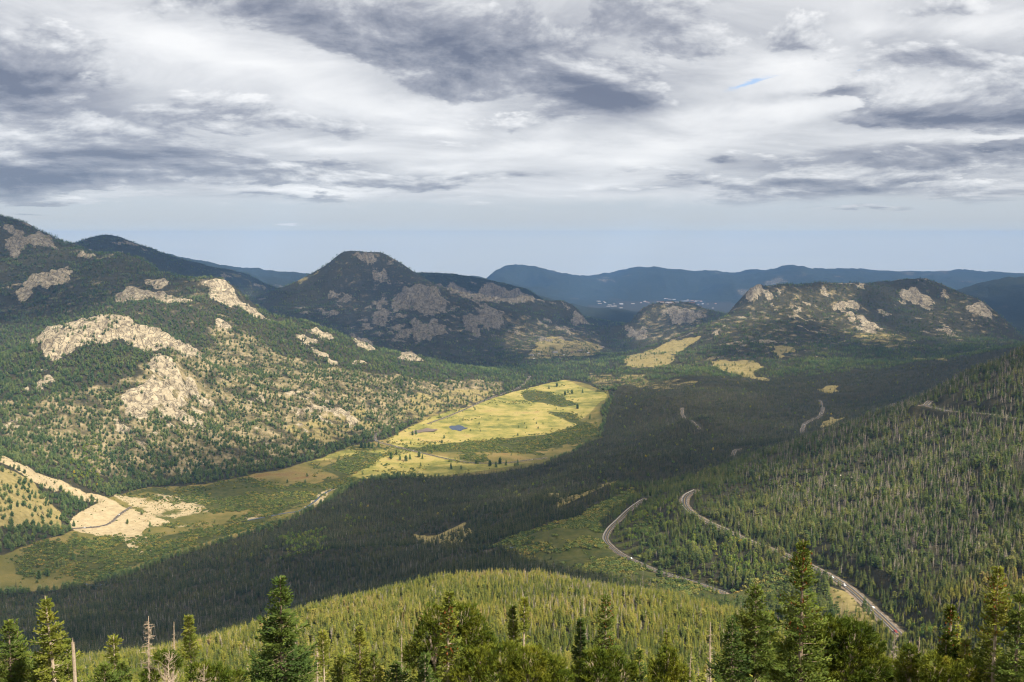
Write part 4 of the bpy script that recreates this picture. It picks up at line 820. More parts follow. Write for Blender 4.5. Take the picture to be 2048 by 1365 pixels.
# ------------------------------------------------------------------ the 300 nearest forest trees, each with trunk and crown
FORM = {}
for k in range(6):
    c, t = conifer(300 + k, r=[.13, .115, .145, .10, .125, .16][k], levels=34, nb=9, low=[.08, .18, .25, .12, .30, .05][k], power=.72, ragged=.5)
    FORM[k] = (c.mesh('crown', [fol_near]), t.mesh('trunk', [bark]))
SN = [snag_shape(320 + k, 60, .13) for k in range(3)]
SNM = []
for g in SN:
    gt = Geo(); gt.add(g.v[0], g.f[0]); gb = Geo(); n0 = len(g.v[0])
    gb.add(np.vstack(g.v[1:]), np.vstack(g.f[1:]) - n0); SNM.append((gb.mesh('branches', [dead]), gt.mesh('trunk', [dead])))
x, y, z, idx, h, pk = NEARSET
for n_, k in enumerate(order):
    e = bpy.data.objects.new('dead_tree' if pk[k] == 1 else 'conifer', None); C.objects.link(e); e.empty_display_size = .5
    e.location = (x[k], y[k], z[k] - .15); e.rotation_euler = (q.normal(0, .02), q.normal(0, .02), q.uniform(0, 6.28)); e.scale = (h[k], h[k], h[k])
    if pk[k] == 1:
        a, b = SNM[n_ % 3]; e['label'] = 'small bare grey dead tree in the nearest rows of forest below'; e['category'] = 'dead tree'; e['group'] = 'dead trees in the nearest forest'
        link('branches', a, e, kind='stuff'); link('trunk', b, e)
    else:
        a, b = FORM[int(q.integers(0, 6))]; e['label'] = 'small slender green conifer in the nearest rows of forest below'; e['category'] = 'conifer'; e['group'] = 'conifers in the nearest forest'
        link('crown', a, e); link('trunk', b, e)

# ------------------------------------------------------------------ foreground trees, one by one
def diamonds(g, c, d, L, w, q, mi=0, cross=True):
    """needle sprays: slim diamonds along direction d, crossed"""
    c = np.asarray(c); d = np.asarray(d); n = len(c)
    d = d / (np.linalg.norm(d, axis=1)[:, None] + 1e-9); rnd = q.normal(size=(n, 3)); a = np.cross(d, rnd); a /= np.linalg.norm(a, axis=1)[:, None] + 1e-9
    L = np.asarray(L).reshape(-1, 1); w = np.asarray(w).reshape(-1, 1)
    for side in ((a, np.cross(d, a)) if cross else (a,)):
        v = np.stack([c, c + d * L * .45 + side * w, c + d * L, c + d * L * .45 - side * w], 1).reshape(-1, 3); i = np.arange(n) * 4
        g.add(v, np.concatenate([np.stack([i, i + 1, i + 2], 1), np.stack([i, i + 2, i + 3], 1)]), mi)
def hero_conifer(seed, h, r, power=.85, low=.1, dens=1.0, gaps=(), thin=0.0, lift=.1, droop=.35, open_=0.0, dead_low=0.0, cones=False, tr_r=.016, vis=0.0):
    """spruce or fir: trunk with limbs, boughs of needle sprays; gaps = (t0, t1, keep) bands with fewer boughs"""
    q = np.random.default_rng(seed); cr = Geo(); tr = Geo(); cn = Geo()
    bend = q.normal(0, .012 * h, 2)
    def axis(t): return np.array([bend[0] * t * t, bend[1] * t * t, t * h])
    tt = np.linspace(0, 1, 12); tr.tube([axis(t) for t in tt], tr_r * h * (1 - tt * .93) + .006, 7)
    t = low; C_, D_, L_, W_ = [], [], [], []
    step = .19 / h / dens
    while t < .985:
        u = (t - low) / (1 - low); R0 = r * (1 - u) ** power * (1 + .12 * math.sin(t * 37 + seed)) + .05
        nb = max(3, int(5 + q.integers(0, 3) - 2 * (u > .85)))
        keep = 1.0 if t > vis else .22
        fat = 1.0 if t > vis else 1.9
        if q.random() < .10 and u < .9: t += step * 1.5
        for (g0, g1, k) in gaps:
            if g0 < t < g1: keep = min(keep, k)
        for b in range(nb):
            if q.random() > keep: continue
            a = (b + q.uniform(-.4, .4)) / nb * 6.283 + t * 90
            L = R0 * q.uniform(.45, 1.22) * (1 if q.random() > open_ else .45) * (1 + .22 * math.sin(a * 2 + t * 21 + seed) * (1 - u))
            el0 = lift + .75 * max(0, u - .72) * 3 - droop * (1 - u) * .6 + q.normal(0, .08)
            hd = np.array([math.cos(a), math.sin(a), 0]); base = axis(t)
            ns = max(3, int(L / .10)); s = np.linspace(.08, 1, ns)
            path = base + hd * (L * s)[:, None] + np.stack([0 * s, 0 * s, L * (el0 * s - droop * s * s * (1 - u) * .7 + .28 * s ** 3)], 1)
            if L > .25: tr.tube(path[::max(1, ns // 4)], np.linspace(.013 + .004 * L, .004, len(path[::max(1, ns // 4)])), 3)
            if q.random() < dead_low * (1 - u): continue
            dirs = np.gradient(path, axis=0); dirs /= np.linalg.norm(dirs, axis=1)[:, None]
            side = np.array([-hd[1], hd[0], 0])
            for sg in (-1, 0, 1):
                k = max(2, int(ns * (1.35 if sg else 1.0) / fat)); f = np.sort(q.uniform(.16 if u < .9 else .02, 1, k)); ii = np.clip((f * (ns - 1)).astype(int), 0, ns - 1)
                c = path[ii] + q.normal(0, .018, (k, 3)); tw = L * .30 * (1.15 - f) + .06
                d = dirs[ii] * (1.0 if sg == 0 else .75) + side * sg * q.uniform(.5, 1.3, k)[:, None] + np.array([0, 0, 1]) * q.normal(.10, .22, k)[:, None]
                if sg:    # secondary twigs carry two or three sprays each
                    for rep in (.3, .95):
                        C_.append(c + d * (tw * rep)[:, None] * .9 + q.normal(0, .02, (k, 3))); D_.append(d + q.normal(0, .22, (k, 3))); L_.append(q.uniform(.12, .21, k) * fat); W_.append(q.uniform(.022, .036, k) * fat)
                else: C_.append(c); D_.append(d + q.normal(0, .2, (k, 3))); L_.append(q.uniform(.10, .18, k)); W_.append(q.uniform(.02, .036, k))
            if cones and u > .55 and q.random() < .5:
                k = 4; ii = q.integers(0, ns, k); c = path[ii] + q.normal(0, .04, (k, 3)); diamonds(cn, c, np.tile([0, 0, -1.], (k, 1)) + q.normal(0, .2, (k, 3)), np.full(k, .13), np.full(k, .035), q)
        t += step * q.uniform(.7, 1.3)
    top = axis(1.0); k = 10; C_.append(np.tile(axis(.985), (k, 1)) + np.stack([q.normal(0, .01, k), q.normal(0, .01, k), q.uniform(-.12, .05, k)], 1)); D_.append(np.stack([q.normal(0, .35, k), q.normal(0, .35, k), np.ones(k)], 1)); L_.append(q.uniform(.1, .2, k)); W_.append(np.full(k, .018))
    diamonds(cr, np.vstack(C_), np.vstack(D_), np.concatenate(L_), np.concatenate(W_), q)
    return cr, tr, cn
def hero_pine(seed, h, lobes, base_r=.12, tufts=95):
    """limber pine: several limbs from a low fork, brush-like tufts over rounded lobes. lobes: (x, y, z, rx, rz)"""
    q = np.random.default_rng(seed); cr = Geo(); tr = Geo()
    C_, D_, L_ = [], [], []
    for (lx, ly, lz, rx, rz) in lobes:
        top = np.array([lx, ly, lz]); mid_ = np.array([lx * .45 + q.normal(0, .1), ly * .45 + q.normal(0, .1), lz * .45])
        s = np.linspace(0, 1, 7)[:, None]; path = (1 - s) ** 2 * np.zeros(3) + 2 * s * (1 - s) * mid_ + s * s * top
        tr.tube(path, np.linspace(base_r, .03, 7), 6)
        n = int(tufts * rx * rx * 3.4) + 40; d = q.normal(size=(n, 3)); d /= np.linalg.norm(d, axis=1)[:, None]; rad = q.uniform(.45, 1.0, n) ** .5
        lump = 1 + .18 * np.sin(d[:, 0] * 5 + seed) * np.cos(d[:, 2] * 6 + d[:, 1] * 4)
        c = top + d * np.array([rx, rx, rz]) * (rad * lump)[:, None]
        dr = d * .8 + np.array([0, 0, .75]) + q.normal(0, .25, (n, 3)); dr /= np.linalg.norm(dr, axis=1)[:, None]
        for e in range(0, n, 9): tr.tube([path[5] + q.normal(0, .05, 3), (path[5] + c[e]) / 2 + q.normal(0, .06, 3), c[e]], [.022, .014, .006], 3)
        m = 16; az_ = q.uniform(0, 6.283, (n, m)); op = q.uniform(.25, .75, (n, m)); a = np.cross(dr, [[.3, .2, .9]]); a /= np.linalg.norm(a, axis=1)[:, None] + 1e-9; b = np.cross(dr, a)
        dd = dr[:, None] * np.cos(op)[..., None] + (a[:, None] * np.cos(az_)[..., None] + b[:, None] * np.sin(az_)[..., None]) * np.sin(op)[..., None]
        off = dr[:, None] * q.uniform(-.10, .12, (n, m))[..., None]
        C_.append((c[:, None] + off).reshape(-1, 3)); D_.append(dd.reshape(-1, 3)); L_.append(q.uniform(.13, .22, n * m))
    L_ = np.concatenate(L_); diamonds(cr, np.vstack(C_), np.vstack(D_), L_, L_ * .085, q, cross=False)
    return cr, tr
def hero_snag(seed, h, n=40, L0=.8, z0=.2, curl=.4, tr_r=.014, broken=False):
    q = np.random.default_rng(seed); tr = Geo(); br = Geo(); bend = q.normal(0, .02 * h, 2)
    def axis(t): return np.array([bend[0] * t * t + .03 * math.sin(t * 9 + seed), bend[1] * t * t, t * h])
    tt = np.linspace(0, 1, 12); tr.tube([axis(t) for t in tt], tr_r * h * (1 - tt * (.45 if broken else .9)) + .008, 7)
    if broken:
        for k in range(5): tr.tube([axis(.985) + q.normal(0, .015, 3), axis(1.0) + np.array([q.normal(0, .02), q.normal(0, .02), q.uniform(.05, .25)])], [.03, .004], 3)
    for k in range(n):
        t = q.uniform(z0, .97); a = q.uniform(0, 6.283); L = L0 * (1.08 - t) ** .6 * q.uniform(.35, 1.1); hd = np.array([math.cos(a), math.sin(a), 0]); sd = np.array([-hd[1], hd[0], 0]); s = np.linspace(0, 1, 5); c = q.normal(0, .3)
        path = axis(t) + hd * (L * s)[:, None] + sd * (c * L * s ** 2)[:, None] + np.stack([0 * s, 0 * s, L * (.25 * s - curl * s * s + .35 * s ** 3)], 1)
        br.tube(path, np.linspace(.018, .005, 5), 3)
        for w in range(int(3 + L * 4)):
            f = q.integers(1, 5); e = path[f] + q.normal(0, .12, 3) * (.5 + L * .6); br.tube([path[f], e], [.007, .003], 3)
    return tr, br
def hero_place(px, py, d):
    """top of the tree at this sight line and depth; foot on the ground below"""
    t = P(px, py, d); z = float(height(np.array([t[0]]), np.array([t[1]]), Z)[0]); return np.array([t[0], t[1], z]), t[2] - z
def put(name, foot, label, cat, parts, rz=0.0, tilt=(0, 0), group=None):
    e = bpy.data.objects.new(name, None); C.objects.link(e); e.location = foot; e.rotation_euler = (tilt[0], tilt[1], rz); e['label'] = label; e['category'] = cat; e.empty_display_size = .5
    if group: e['group'] = group
    for nm, g, mat in parts:
        if g.n: link(nm, g.mesh(nm, [mat]), e, kind='stuff' if nm in ('branches', 'cones') else None)
    return e
tris = 0
def conifer_at(px, py, d, half_px, at_y, label, mat, name='spruce', bk=None, **kw):
    global tris
    foot, h = hero_place(px, py, d); below = (at_y - py) / FPX * d; frac = below / h
    low = kw.get('low', .06); u = max(0.02, 1 - frac); u2 = (u - low) / (1 - low); pw = kw.get('power', .85)
    r = half_px / FPX * d / max(.05, (1 - max(u2, 0)) ** pw)
    kw['low'] = low; kw['vis'] = 1 - ((1365 - py) / FPX * d + .7) / h; seed = int(px * 7 + py)
    cr, tr, cn = hero_conifer(seed, h, r, **kw); tris += sum(len(f) for f in cr.f) + sum(len(f) for f in tr.f)
    parts = [('crown', cr, mat), ('trunk', tr, bk or bark)]
    if cn.n: parts.append(('cones', cn, cone_mat))
    return put(name, foot - [0, 0, .1], label, name, parts)
G = 'foreground conifers below the viewpoint'
conifer_at(16, 1238, 52, 40, 1330, 'dense green twin-topped spruce at the bottom left corner', hero_spruce, power=.75, dens=1.1)
conifer_at(34, 1254, 53, 34, 1340, 'second spire of dense spruce right beside the corner spruce', hero_spruce, power=.75)
conifer_at(105, 1186, 48, 38, 1320, 'tall fir with long bare pale trunk beside the bleached broken pole', hero_fir, 'fir', bark_pale, power=.7, gaps=((.0, .45, .45), (.45, .7, .6)), open_=.3, tr_r=.018, dead_low=.35)
conifer_at(96, 1207, 49, 14, 1300, 'thin secondary fir leaning against the tall fir with bare trunk', hero_fir, 'fir', bark_pale, power=.5, gaps=((0, .5, .6),))
conifer_at(134, 1275, 50, 22, 1340, 'short fir to the right of the tall bare-trunked fir', hero_fir, 'fir', bark_pale, open_=.3, gaps=((0, .5, .7),))
conifer_at(72, 1300, 50, 22, 1360, 'small bushy fir at the foot of the tall bare-trunked fir', hero_fir, 'fir', bark_pale, dead_low=.3)
conifer_at(227, 1264, 56, 22, 1320, 'young fir between the broken pole and the curly dead snag', hero_fir, 'fir', bark_pale, power=.7, open_=.25)
conifer_at(208, 1325, 50, 26, 1362, 'low bushy green fir left of the curly dead snag', hero_spruce, 'fir')
conifer_at(245, 1322, 52, 22, 1362, 'low bushy fir just left of the dead snag foot', hero_spruce, 'fir')
conifer_at(380, 1228, 58, 13, 1275, 'slim half-dead fir with green tip and bare lower trunk', hero_fir, 'fir', bark_pale, power=.35, gaps=((0, .55, .0), (.55, .68, .5)), tr_r=.013)
conifer_at(560, 1150, 38, 60, 1345, 'large dark green spruce standing alone left of centre', hero_spruce, power=.72, dens=1.25, open_=.15)
conifer_at(532, 1300, 40, 34, 1362, 'bushy low spruce at the left foot of the large lone spruce', hero_spruce, dens=1.1)
conifer_at(596, 1290, 40, 36, 1362, 'bushy low spruce at the right foot of the large lone spruce', hero_spruce, dens=1.1)
conifer_at(648, 1258, 62, 9, 1275, 'thin bare-trunked fir with tiny green tip right of the large spruce', hero_fir, 'fir', bark_pale, power=.4, gaps=((0, .72, .05),), tr_r=.012)
conifer_at(686, 1308, 56, 20, 1350, 'small round-shouldered fir left of the slender twin fir', hero_fir, 'fir', bark)
conifer_at(718, 1250, 54, 22, 1330, 'slender olive fir between the lone spruce and the round pine', hero_fir, 'fir', bark, power=.6, open_=.2)
conifer_at(748, 1305, 54, 16, 1350, 'little fir hugging the slender olive fir', hero_fir, 'fir', bark_pale, power=.7, gaps=((0, .5, .5),))
conifer_at(790, 1322, 46, 26, 1362, 'low bushy fir in front of the round pine at its left', hero_spruce, 'fir')
conifer_at(848, 1306, 45, 20, 1350, 'small blue-green fir with pale stem before the round pine', hero_spruce, 'fir', bark_pale, gaps=((0, .5, .7),))
conifer_at(893, 1176, 43, 26, 1340, 'slender fir with pale trunk standing in front of the round pine', hero_fir, 'fir', bark_pale, power=.62, gaps=((0, .55, .55),), open_=.2, cones=True, tr_r=.015)
conifer_at(1030, 1204, 55, 17, 1290, 'thin fir with forked pale stem right of the round pine', hero_fir, 'fir', bark_pale, power=.6, open_=.4, gaps=((.2, .6, .6),))
conifer_at(1046, 1192, 54, 13, 1290, 'thin pale-stemmed fir with sparse top beside the forked fir', hero_fir, 'fir', bark_pale, power=.45, open_=.5, gaps=((.35, .85, .4),))
conifer_at(1162, 1232, 58, 14, 1300, 'narrow dark fir with bare stem between the low pines', hero_spruce, 'fir', bark_pale, power=.6, gaps=((0, .5, .5),), open_=.3)
conifer_at(1212, 1188, 56, 19, 1270, 'narrow dark spire-shaped spruce left of the lone snag', hero_spruce, 'spruce', bark_pale, power=.55, gaps=((.1, .5, .6),), cones=True)
conifer_at(1335, 1262, 70, 13, 1320, 'faint slender fir behind the cone-shaped low pine', hero_fir, 'fir', bark)
conifer_at(1280, 1298, 66, 16, 1345, 'small dark fir left of the cone-shaped low pine', hero_spruce, 'fir', bark, open_=.3)
conifer_at(1464, 1232, 46, 36, 1340, 'bluish spruce left of the larger dark spruce', hero_spruce, power=.75, open_=.15)
conifer_at(1514, 1163, 47, 46, 1320, 'large dark spruce left of the tallest spruce', hero_spruce, power=.72, dens=1.2)
conifer_at(1545, 1215, 48, 28, 1330, 'leafy spruce tucked behind the large dark spruce', hero_fir, 'spruce', power=.75)
conifer_at(1609, 1072, 38, 44, 1250, 'tallest spruce rising over the road with a bare stretch of trunk', hero_spruce, power=.78, dens=1.0, gaps=((.50, .60, .35), (.74, .80, .3), (.66, .7, .5)), cones=True, tr_r=.015, open_=.2)
conifer_at(1896, 1268, 44, 26, 1345, 'dark pine-like fir at the left of the orange-coned tree', hero_pinem, 'fir', bark_pale, power=.8, dens=.9)
conifer_at(1907, 1211, 44, 22, 1300, 'tree with rusty orange cones and pale twisted stem', hero_pinem, 'fir', bark_pale, power=.7, gaps=((0, .6, .4),), cones=True, tr_r=.016)
conifer_at(1931, 1274, 43, 13, 1330, 'small orange-tipped tree with thin pale stem', hero_fir, 'fir', bark_pale, power=.6, gaps=((0, .5, .3),), cones=True)
conifer_at(1998, 1128, 42, 24, 1210, 'tall fir with reddish cone-laden top and bare pale trunk', hero_fir, 'fir', bark_pale, power=.7, gaps=((.42, .68, .12),), cones=True, tr_r=.015)
conifer_at(1985, 1235, 43, 34, 1340, 'dense fir below the tall cone-laden fir', hero_fir, 'fir', bark, power=.8)
conifer_at(2038, 1178, 41, 34, 1330, 'dark dense spruce at the right edge of the picture', hero_spruce, power=.7, dens=1.1, gaps=((.6, .75, .5),))
conifer_at(1755, 1312, 60, 18, 1360, 'small dark fir right of the big round pine', hero_spruce, 'fir')
conifer_at(440, 1330, 60, 18, 1360, 'little yellow-green fir left of the large lone spruce', hero_fir, 'fir', bark_pale)
conifer_at(1108, 1305, 62, 14, 1350, 'little fir behind the low spreading pine', hero_fir, 'fir', bark_pale)
def pine_at(px, py, d, label, lobes, seed, tuft=95):
    """lobes in photograph pixels: (x, y, half width, half height, depth offset)"""
    global tris
    foot, h = hero_place(px, py, d); L = []
    for (lx, ly, hx, hy, dd) in lobes:
        p = P(lx, ly, d + dd); L.append((p[0] - foot[0], p[1] - foot[1], p[2] - foot[2], hx / FPX * d, hy / FPX * d))
    cr, tr = hero_pine(seed, h, L, tufts=tuft); tris += sum(len(f) for f in cr.f) + sum(len(f) for f in tr.f)
    return put('pine', foot - [0, 0, .1], label, 'pine', [('crown', cr, hero_pine_m), ('trunk', tr, bark_pale)])
hero_pine_m = MATS['pine_tufts']
pine_at(905, 1205, 52, 'large round dark green pine behind the slender pale-trunked fir', [(880, 1235, 38, 28, 0), (925, 1235, 40, 30, .4), (860, 1275, 36, 36, -.3), (905, 1275, 50, 40, .6), (950, 1265, 34, 34, 0), (970, 1285, 24, 26, -.2), (835, 1310, 30, 28, 0), (930, 1310, 50, 30, -.4), (890, 1340, 50, 30, .3)], 11)
pine_at(1010, 1285, 42, 'low spreading pine in front of the round pine', [(960, 1320, 36, 26, 0), (1010, 1312, 40, 26, .3), (1060, 1318, 36, 24, 0), (1100, 1335, 34, 24, .2), (940, 1350, 40, 24, -.2), (1000, 1352, 44, 24, -.3), (1060, 1352, 44, 24, -.3), (1120, 1358, 30, 18, 0)], 12)
pine_at(1215, 1300, 44, 'low pine with yellowish left shoulder and forked bare branch', [(1185, 1322, 28, 24, 0), (1222, 1318, 28, 24, .2), (1250, 1340, 26, 22, 0), (1200, 1352, 40, 22, -.2), (1160, 1350, 24, 20, 0)], 13)
pine_at(1335, 1295, 44, 'cone-shaped low pine right of centre', [(1336, 1312, 18, 18, 0), (1328, 1335, 28, 20, .1), (1352, 1345, 24, 20, 0), (1330, 1360, 34, 16, -.2)], 14)
pine_at(1660, 1240, 39, 'big rounded pine below the tallest spruce', [(1620, 1270, 36, 26, 0), (1665, 1258, 38, 24, .2), (1710, 1265, 36, 26, 0), (1740, 1290, 30, 28, 0), (1600, 1305, 40, 30, -.2), (1650, 1300, 46, 34, .3), (1700, 1310, 46, 34, 0), (1745, 1330, 36, 28, -.2), (1620, 1345, 50, 28, -.3), (1690, 1350, 50, 26, -.3), (1575, 1345, 36, 26, 0)], 15, 105)
pine_at(1825, 1288, 46, 'small dark pine with antler-like dead branches', [(1822, 1305, 15, 16, 0), (1815, 1330, 20, 22, .1), (1835, 1335, 18, 22, 0), (1822, 1358, 28, 16, 0)], 16)
pine_at(1785, 1322, 48, 'yellowish low pine between the big rounded pine and dark pine', [(1780, 1335, 22, 16, 0), (1795, 1352, 24, 16, 0), (1765, 1355, 20, 14, 0)], 17)
pine_at(320, 1300, 50, 'scrubby half-dead pine behind the curly snag', [(330, 1312, 20, 12, 0), (345, 1325, 16, 14, .2), (300, 1350, 18, 12, 0)], 18, 60)
pine_at(418, 1322, 50, 'scrubby yellowish pine beside the half-dead fir', [(400, 1342, 26, 18, 0), (430, 1345, 24, 18, .2), (470, 1355, 24, 14, 0)], 19, 70)
pine_at(1862, 1330, 42, 'dark bush of pine under the orange-coned tree', [(1870, 1330, 24, 26, 0), (1900, 1345, 30, 22, 0), (1940, 1340, 24, 26, 0), (1880, 1360, 40, 16, 0)], 20)
def snag_at(px, py, d, label, mat=None, tilt=(0, 0), **kw):
    foot, h = hero_place(px, py, d); tr, br = hero_snag(int(px), h, **kw)
    return put('dead_tree', foot - [0, 0, .1], label, 'dead tree', [('trunk', tr, mat or wood_dead), ('branches', br, mat or wood_dead)], tilt=tilt)
snag_at(156, 1281, 44, 'bleached broken pole without branches leaning slightly', n=3, L0=.12, z0=.6, broken=True, tr_r=.016, tilt=(0, R(-2)))
snag_at(294, 1228, 50, 'dead snag with dense curled bare branches', n=130, L0=.85, z0=.45, curl=.55)
snag_at(330, 1302, 49, 'tangle of bare dead limbs in the scrubby pine', n=90, L0=1.3, z0=.35, curl=-.2)
snag_at(405, 1330, 49, 'low tangle of dead limbs beside the half-dead fir', n=60, L0=1.0, z0=.4, curl=-.1)
snag_at(1424, 1240, 54, 'thin bare snag with stubby branches right of centre', n=60, L0=.5, z0=.4)
snag_at(340, 1245, 75, 'thin distant grey snag right of the curly snag', n=40, L0=.5)
snag_at(630, 1285, 70, 'brownish dead fir beside the large lone spruce', n=90, L0=.9, z0=.3)
snag_at(800, 1268, 85, 'slim reddish dead fir left of the round pine', n=70, L0=.7, z0=.3)
snag_at(1838, 1272, 47, 'white forked dead branches standing over the dark pine', n=16, L0=.5, z0=.7, curl=-.3)
snag_at(1818, 1280, 47, 'short white dead fork left of the antler branches', n=10, L0=.35, z0=.75, curl=-.4)
snag_at(1180, 1300, 80, 'thin pale snag behind the yellow-shouldered pine', n=40, L0=.5)
snag_at(1380, 1300, 85, 'grey twiggy snag beside the cone-shaped pine', n=60, L0=.6)
print('hero triangles', tris)

# ------------------------------------------------------------------ lone trees on the meadows
LONE = [(1130, 788, 7), (1098, 775, 6), (1114, 771, 5), (1136, 783, 6), (1144, 785, 6), (1165, 783, 8), (738, 893, 8), (745, 893, 7), (730, 894, 8), (757, 891, 7), (723, 893, 7), (795, 868, 7), (825, 868, 5), (832, 866, 7), (782, 914, 8), (800, 918, 8), (812, 920, 9), (820, 916, 7), (838, 912, 8), (845, 915, 6), (793, 908, 7), (902, 935, 7), (1000, 925, 7), (1012, 928, 7), (980, 930, 9), (992, 932, 8), (952, 925, 5), (1035, 928, 10), (884, 884, 4), (855, 892, 4), (870, 887, 4),
        (300, 1050, 6), (255, 1045, 5), (148, 1050, 7), (496, 1068, 16), (516, 1062, 18), (114, 1133, 8), (128, 1130, 9), (95, 1150, 8), (147, 1118, 9), (78, 1155, 9), (1180, 835, 6), (1155, 815, 7), (1200, 870, 6), (560, 1052, 10), (545, 1062, 9)]
ORD = ['first', 'second', 'third', 'fourth', 'fifth', 'sixth', 'seventh', 'eighth', 'ninth', 'tenth', 'eleventh', 'twelfth']
LCL = [(0, 6, 'dark pine from the left at the far end of the yellow meadow'), (6, 11, 'pine from the left in the row left of the meadow road bend'), (11, 14, 'small pine from the left beside the muddy pond'), (14, 21, 'pine from the left in the clump below the meadow road'), (21, 28, 'pine from the left along the forest edge below the meadow road'), (28, 31, 'tiny bush-like pine from the left in the middle of the yellow meadow'),
       (31, 34, 'small pine from the left on the pale sandy fan'), (34, 36, 'tall dark fir from the left on the lower meadow by the forest edge'), (36, 41, 'dark pine from the left on the lower left meadow'), (41, 44, 'pine from the left at the right edge of the yellow meadow'), (44, 46, 'pine from the left near the tall firs on the lower meadow')]
LLAB = {}
for a_, b_, tx in LCL:
    for r_, k_ in enumerate(sorted(range(a_, b_), key=lambda k: LONE[k][0])): LLAB[k_] = ORD[r_] + ' ' + tx
cpl, tpl = FORM[5]; pc, pt = conifer(401, r=.26, levels=16, nb=9, low=.12, ragged=.4, droop=-.1, crown_round=1); pc2, pt2 = conifer(402, r=.22, levels=18, nb=8, low=.08, ragged=.4, power=.6)
LF = [(pc.mesh('crown', [fol_pine]), pt.mesh('trunk', [bark])), (pc2.mesh('crown', [fol_pine]), pt2.mesh('trunk', [bark]))]
for n_, (lx, ly, lh) in enumerate(LONE):
    g = hit(lx, ly + 3, Z, 600); d = math.hypot(g[0], g[1]); hh = max(6.0, min(22.0, lh * 2 * d / FPX)); a, b = LF[n_ % 2 if lh < 14 else 1]
    e = bpy.data.objects.new('meadow_pine', None); C.objects.link(e); e.location = g - [0, 0, .2]; e.scale = (hh,) * 3; e.rotation_euler = (0, 0, n_ * 1.7); e['category'] = 'pine'; e['group'] = 'pines on the meadows'
    e['label'] = LLAB[n_]
    link('crown', a, e); link('trunk', b, e)

# ------------------------------------------------------------------ cars
def car_paint(name, col): return principled(name, col, .3, .5)[0]
glass_m, _, _ = principled('car_glass', (.02, .025, .03), .08, .5); tyre_m, _, _ = principled('tyre', (.02, .02, .02), .8); rim_m, _, _ = principled('rim', (.5, .5, .52), .35, .5); lamp_m, _, _ = principled('lamp_lens', (.8, .8, .75), .2, .5); tail_m, _, _ = principled('tail_lens', (.45, .02, .02), .3, .5)
def extr(prof, y0, y1, taper=0.0):
    n = len(prof); v = [(x, y0 + taper * (k > .9), k) for x, k in prof] + [(x, y1 - taper * (k > .9), k) for x, k in prof]; f = [(i, (i + 1) % n, n + (i + 1) % n) for i in range(n)] + [(i, n + (i + 1) % n, n + i) for i in range(n)]
    cx = np.mean([p[0] for p in prof]); cz = np.mean([p[1] for p in prof]); v += [(cx, y0, cz), (cx, y1, cz)]
    f += [(i, 2 * n, (i + 1) % n) for i in range(n)] + [(n + i, n + (i + 1) % n, 2 * n + 1) for i in range(n)]
    g = Geo(); g.add(v, f); return g
def wheel_geo(x, y):
    g = Geo(); a = np.linspace(0, 6.283, 13)[:-1]; v = []; f = []
    for s, r_ in ((-.11, .30), (-.10, .33), (.10, .33), (.11, .30)): v += [(x + r_ * math.cos(t), y + s, .33 + r_ * math.sin(t)) for t in a]
    for k in range(3):
        for i in range(12): p0, p1 = k * 12 + i, k * 12 + (i + 1) % 12; f += [(p0, p1, p1 + 12), (p0, p1 + 12, p0 + 12)]
    v += [(x, y - .11, .33), (x, y + .11, .33)]; f += [(48, (i + 1) % 12, i) for i in range(12)] + [(49, 36 + i, 36 + (i + 1) % 12) for i in range(12)]
    g.add(v, f); return g
def build_car(suv=True):
    T_ = 1.0 if suv else .86
    body = extr([(-2.25, .35), (-2.28, .75), (-2.2, .98), (-1.0, 1.02), (1.0, 1.02), (2.05, .92), (2.25, .72), (2.25, .35), (1.75, .3), (-1.75, .3)], -.9, .9)
    cab = extr([(-2.05, .98), (-1.75, 1.58 * T_), (-1.2, 1.68 * T_), (.35, 1.66 * T_), (.65, 1.55 * T_), (1.25, 1.0)], -.82, .82, .1)
    win = extr([(-1.85, 1.06), (-1.62, 1.48 * T_), (.5, 1.5 * T_), (1.0, 1.06)], -.835, .835, .075)
    fr = Geo(); fr.add([(1.20, -.68, 1.05), (1.20, .68, 1.05), (.70, .62, 1.52 * T_), (.70, -.62, 1.52 * T_)], [(0, 1, 2), (0, 2, 3)])
    hl = [extr([(2.2, .68), (2.2, .82), (2.27, .8), (2.27, .68)], s * .62 - .16, s * .62 + .16) for s in (-1, 1)]; tl = [extr([(-2.3, .7), (-2.3, .9), (-2.2, .9), (-2.2, .7)], s * .72 - .1, s * .72 + .1) for s in (-1, 1)]
    return dict(body=body.mesh('body', []), roof=cab.mesh('cabin', []), side=win.mesh('side_windows', [glass_m]), front=fr.mesh('windscreen', [glass_m]), head=[h_.mesh('headlight', [lamp_m]) for h_ in hl], tail=[h_.mesh('tail_light', [tail_m]) for h_ in tl], wheel=[wheel_geo(x_, y_).mesh('wheel', [tyre_m]) for x_ in (-1.4, 1.4) for y_ in (-.84, .84)])
CARG = {True: build_car(True), False: build_car(False)}
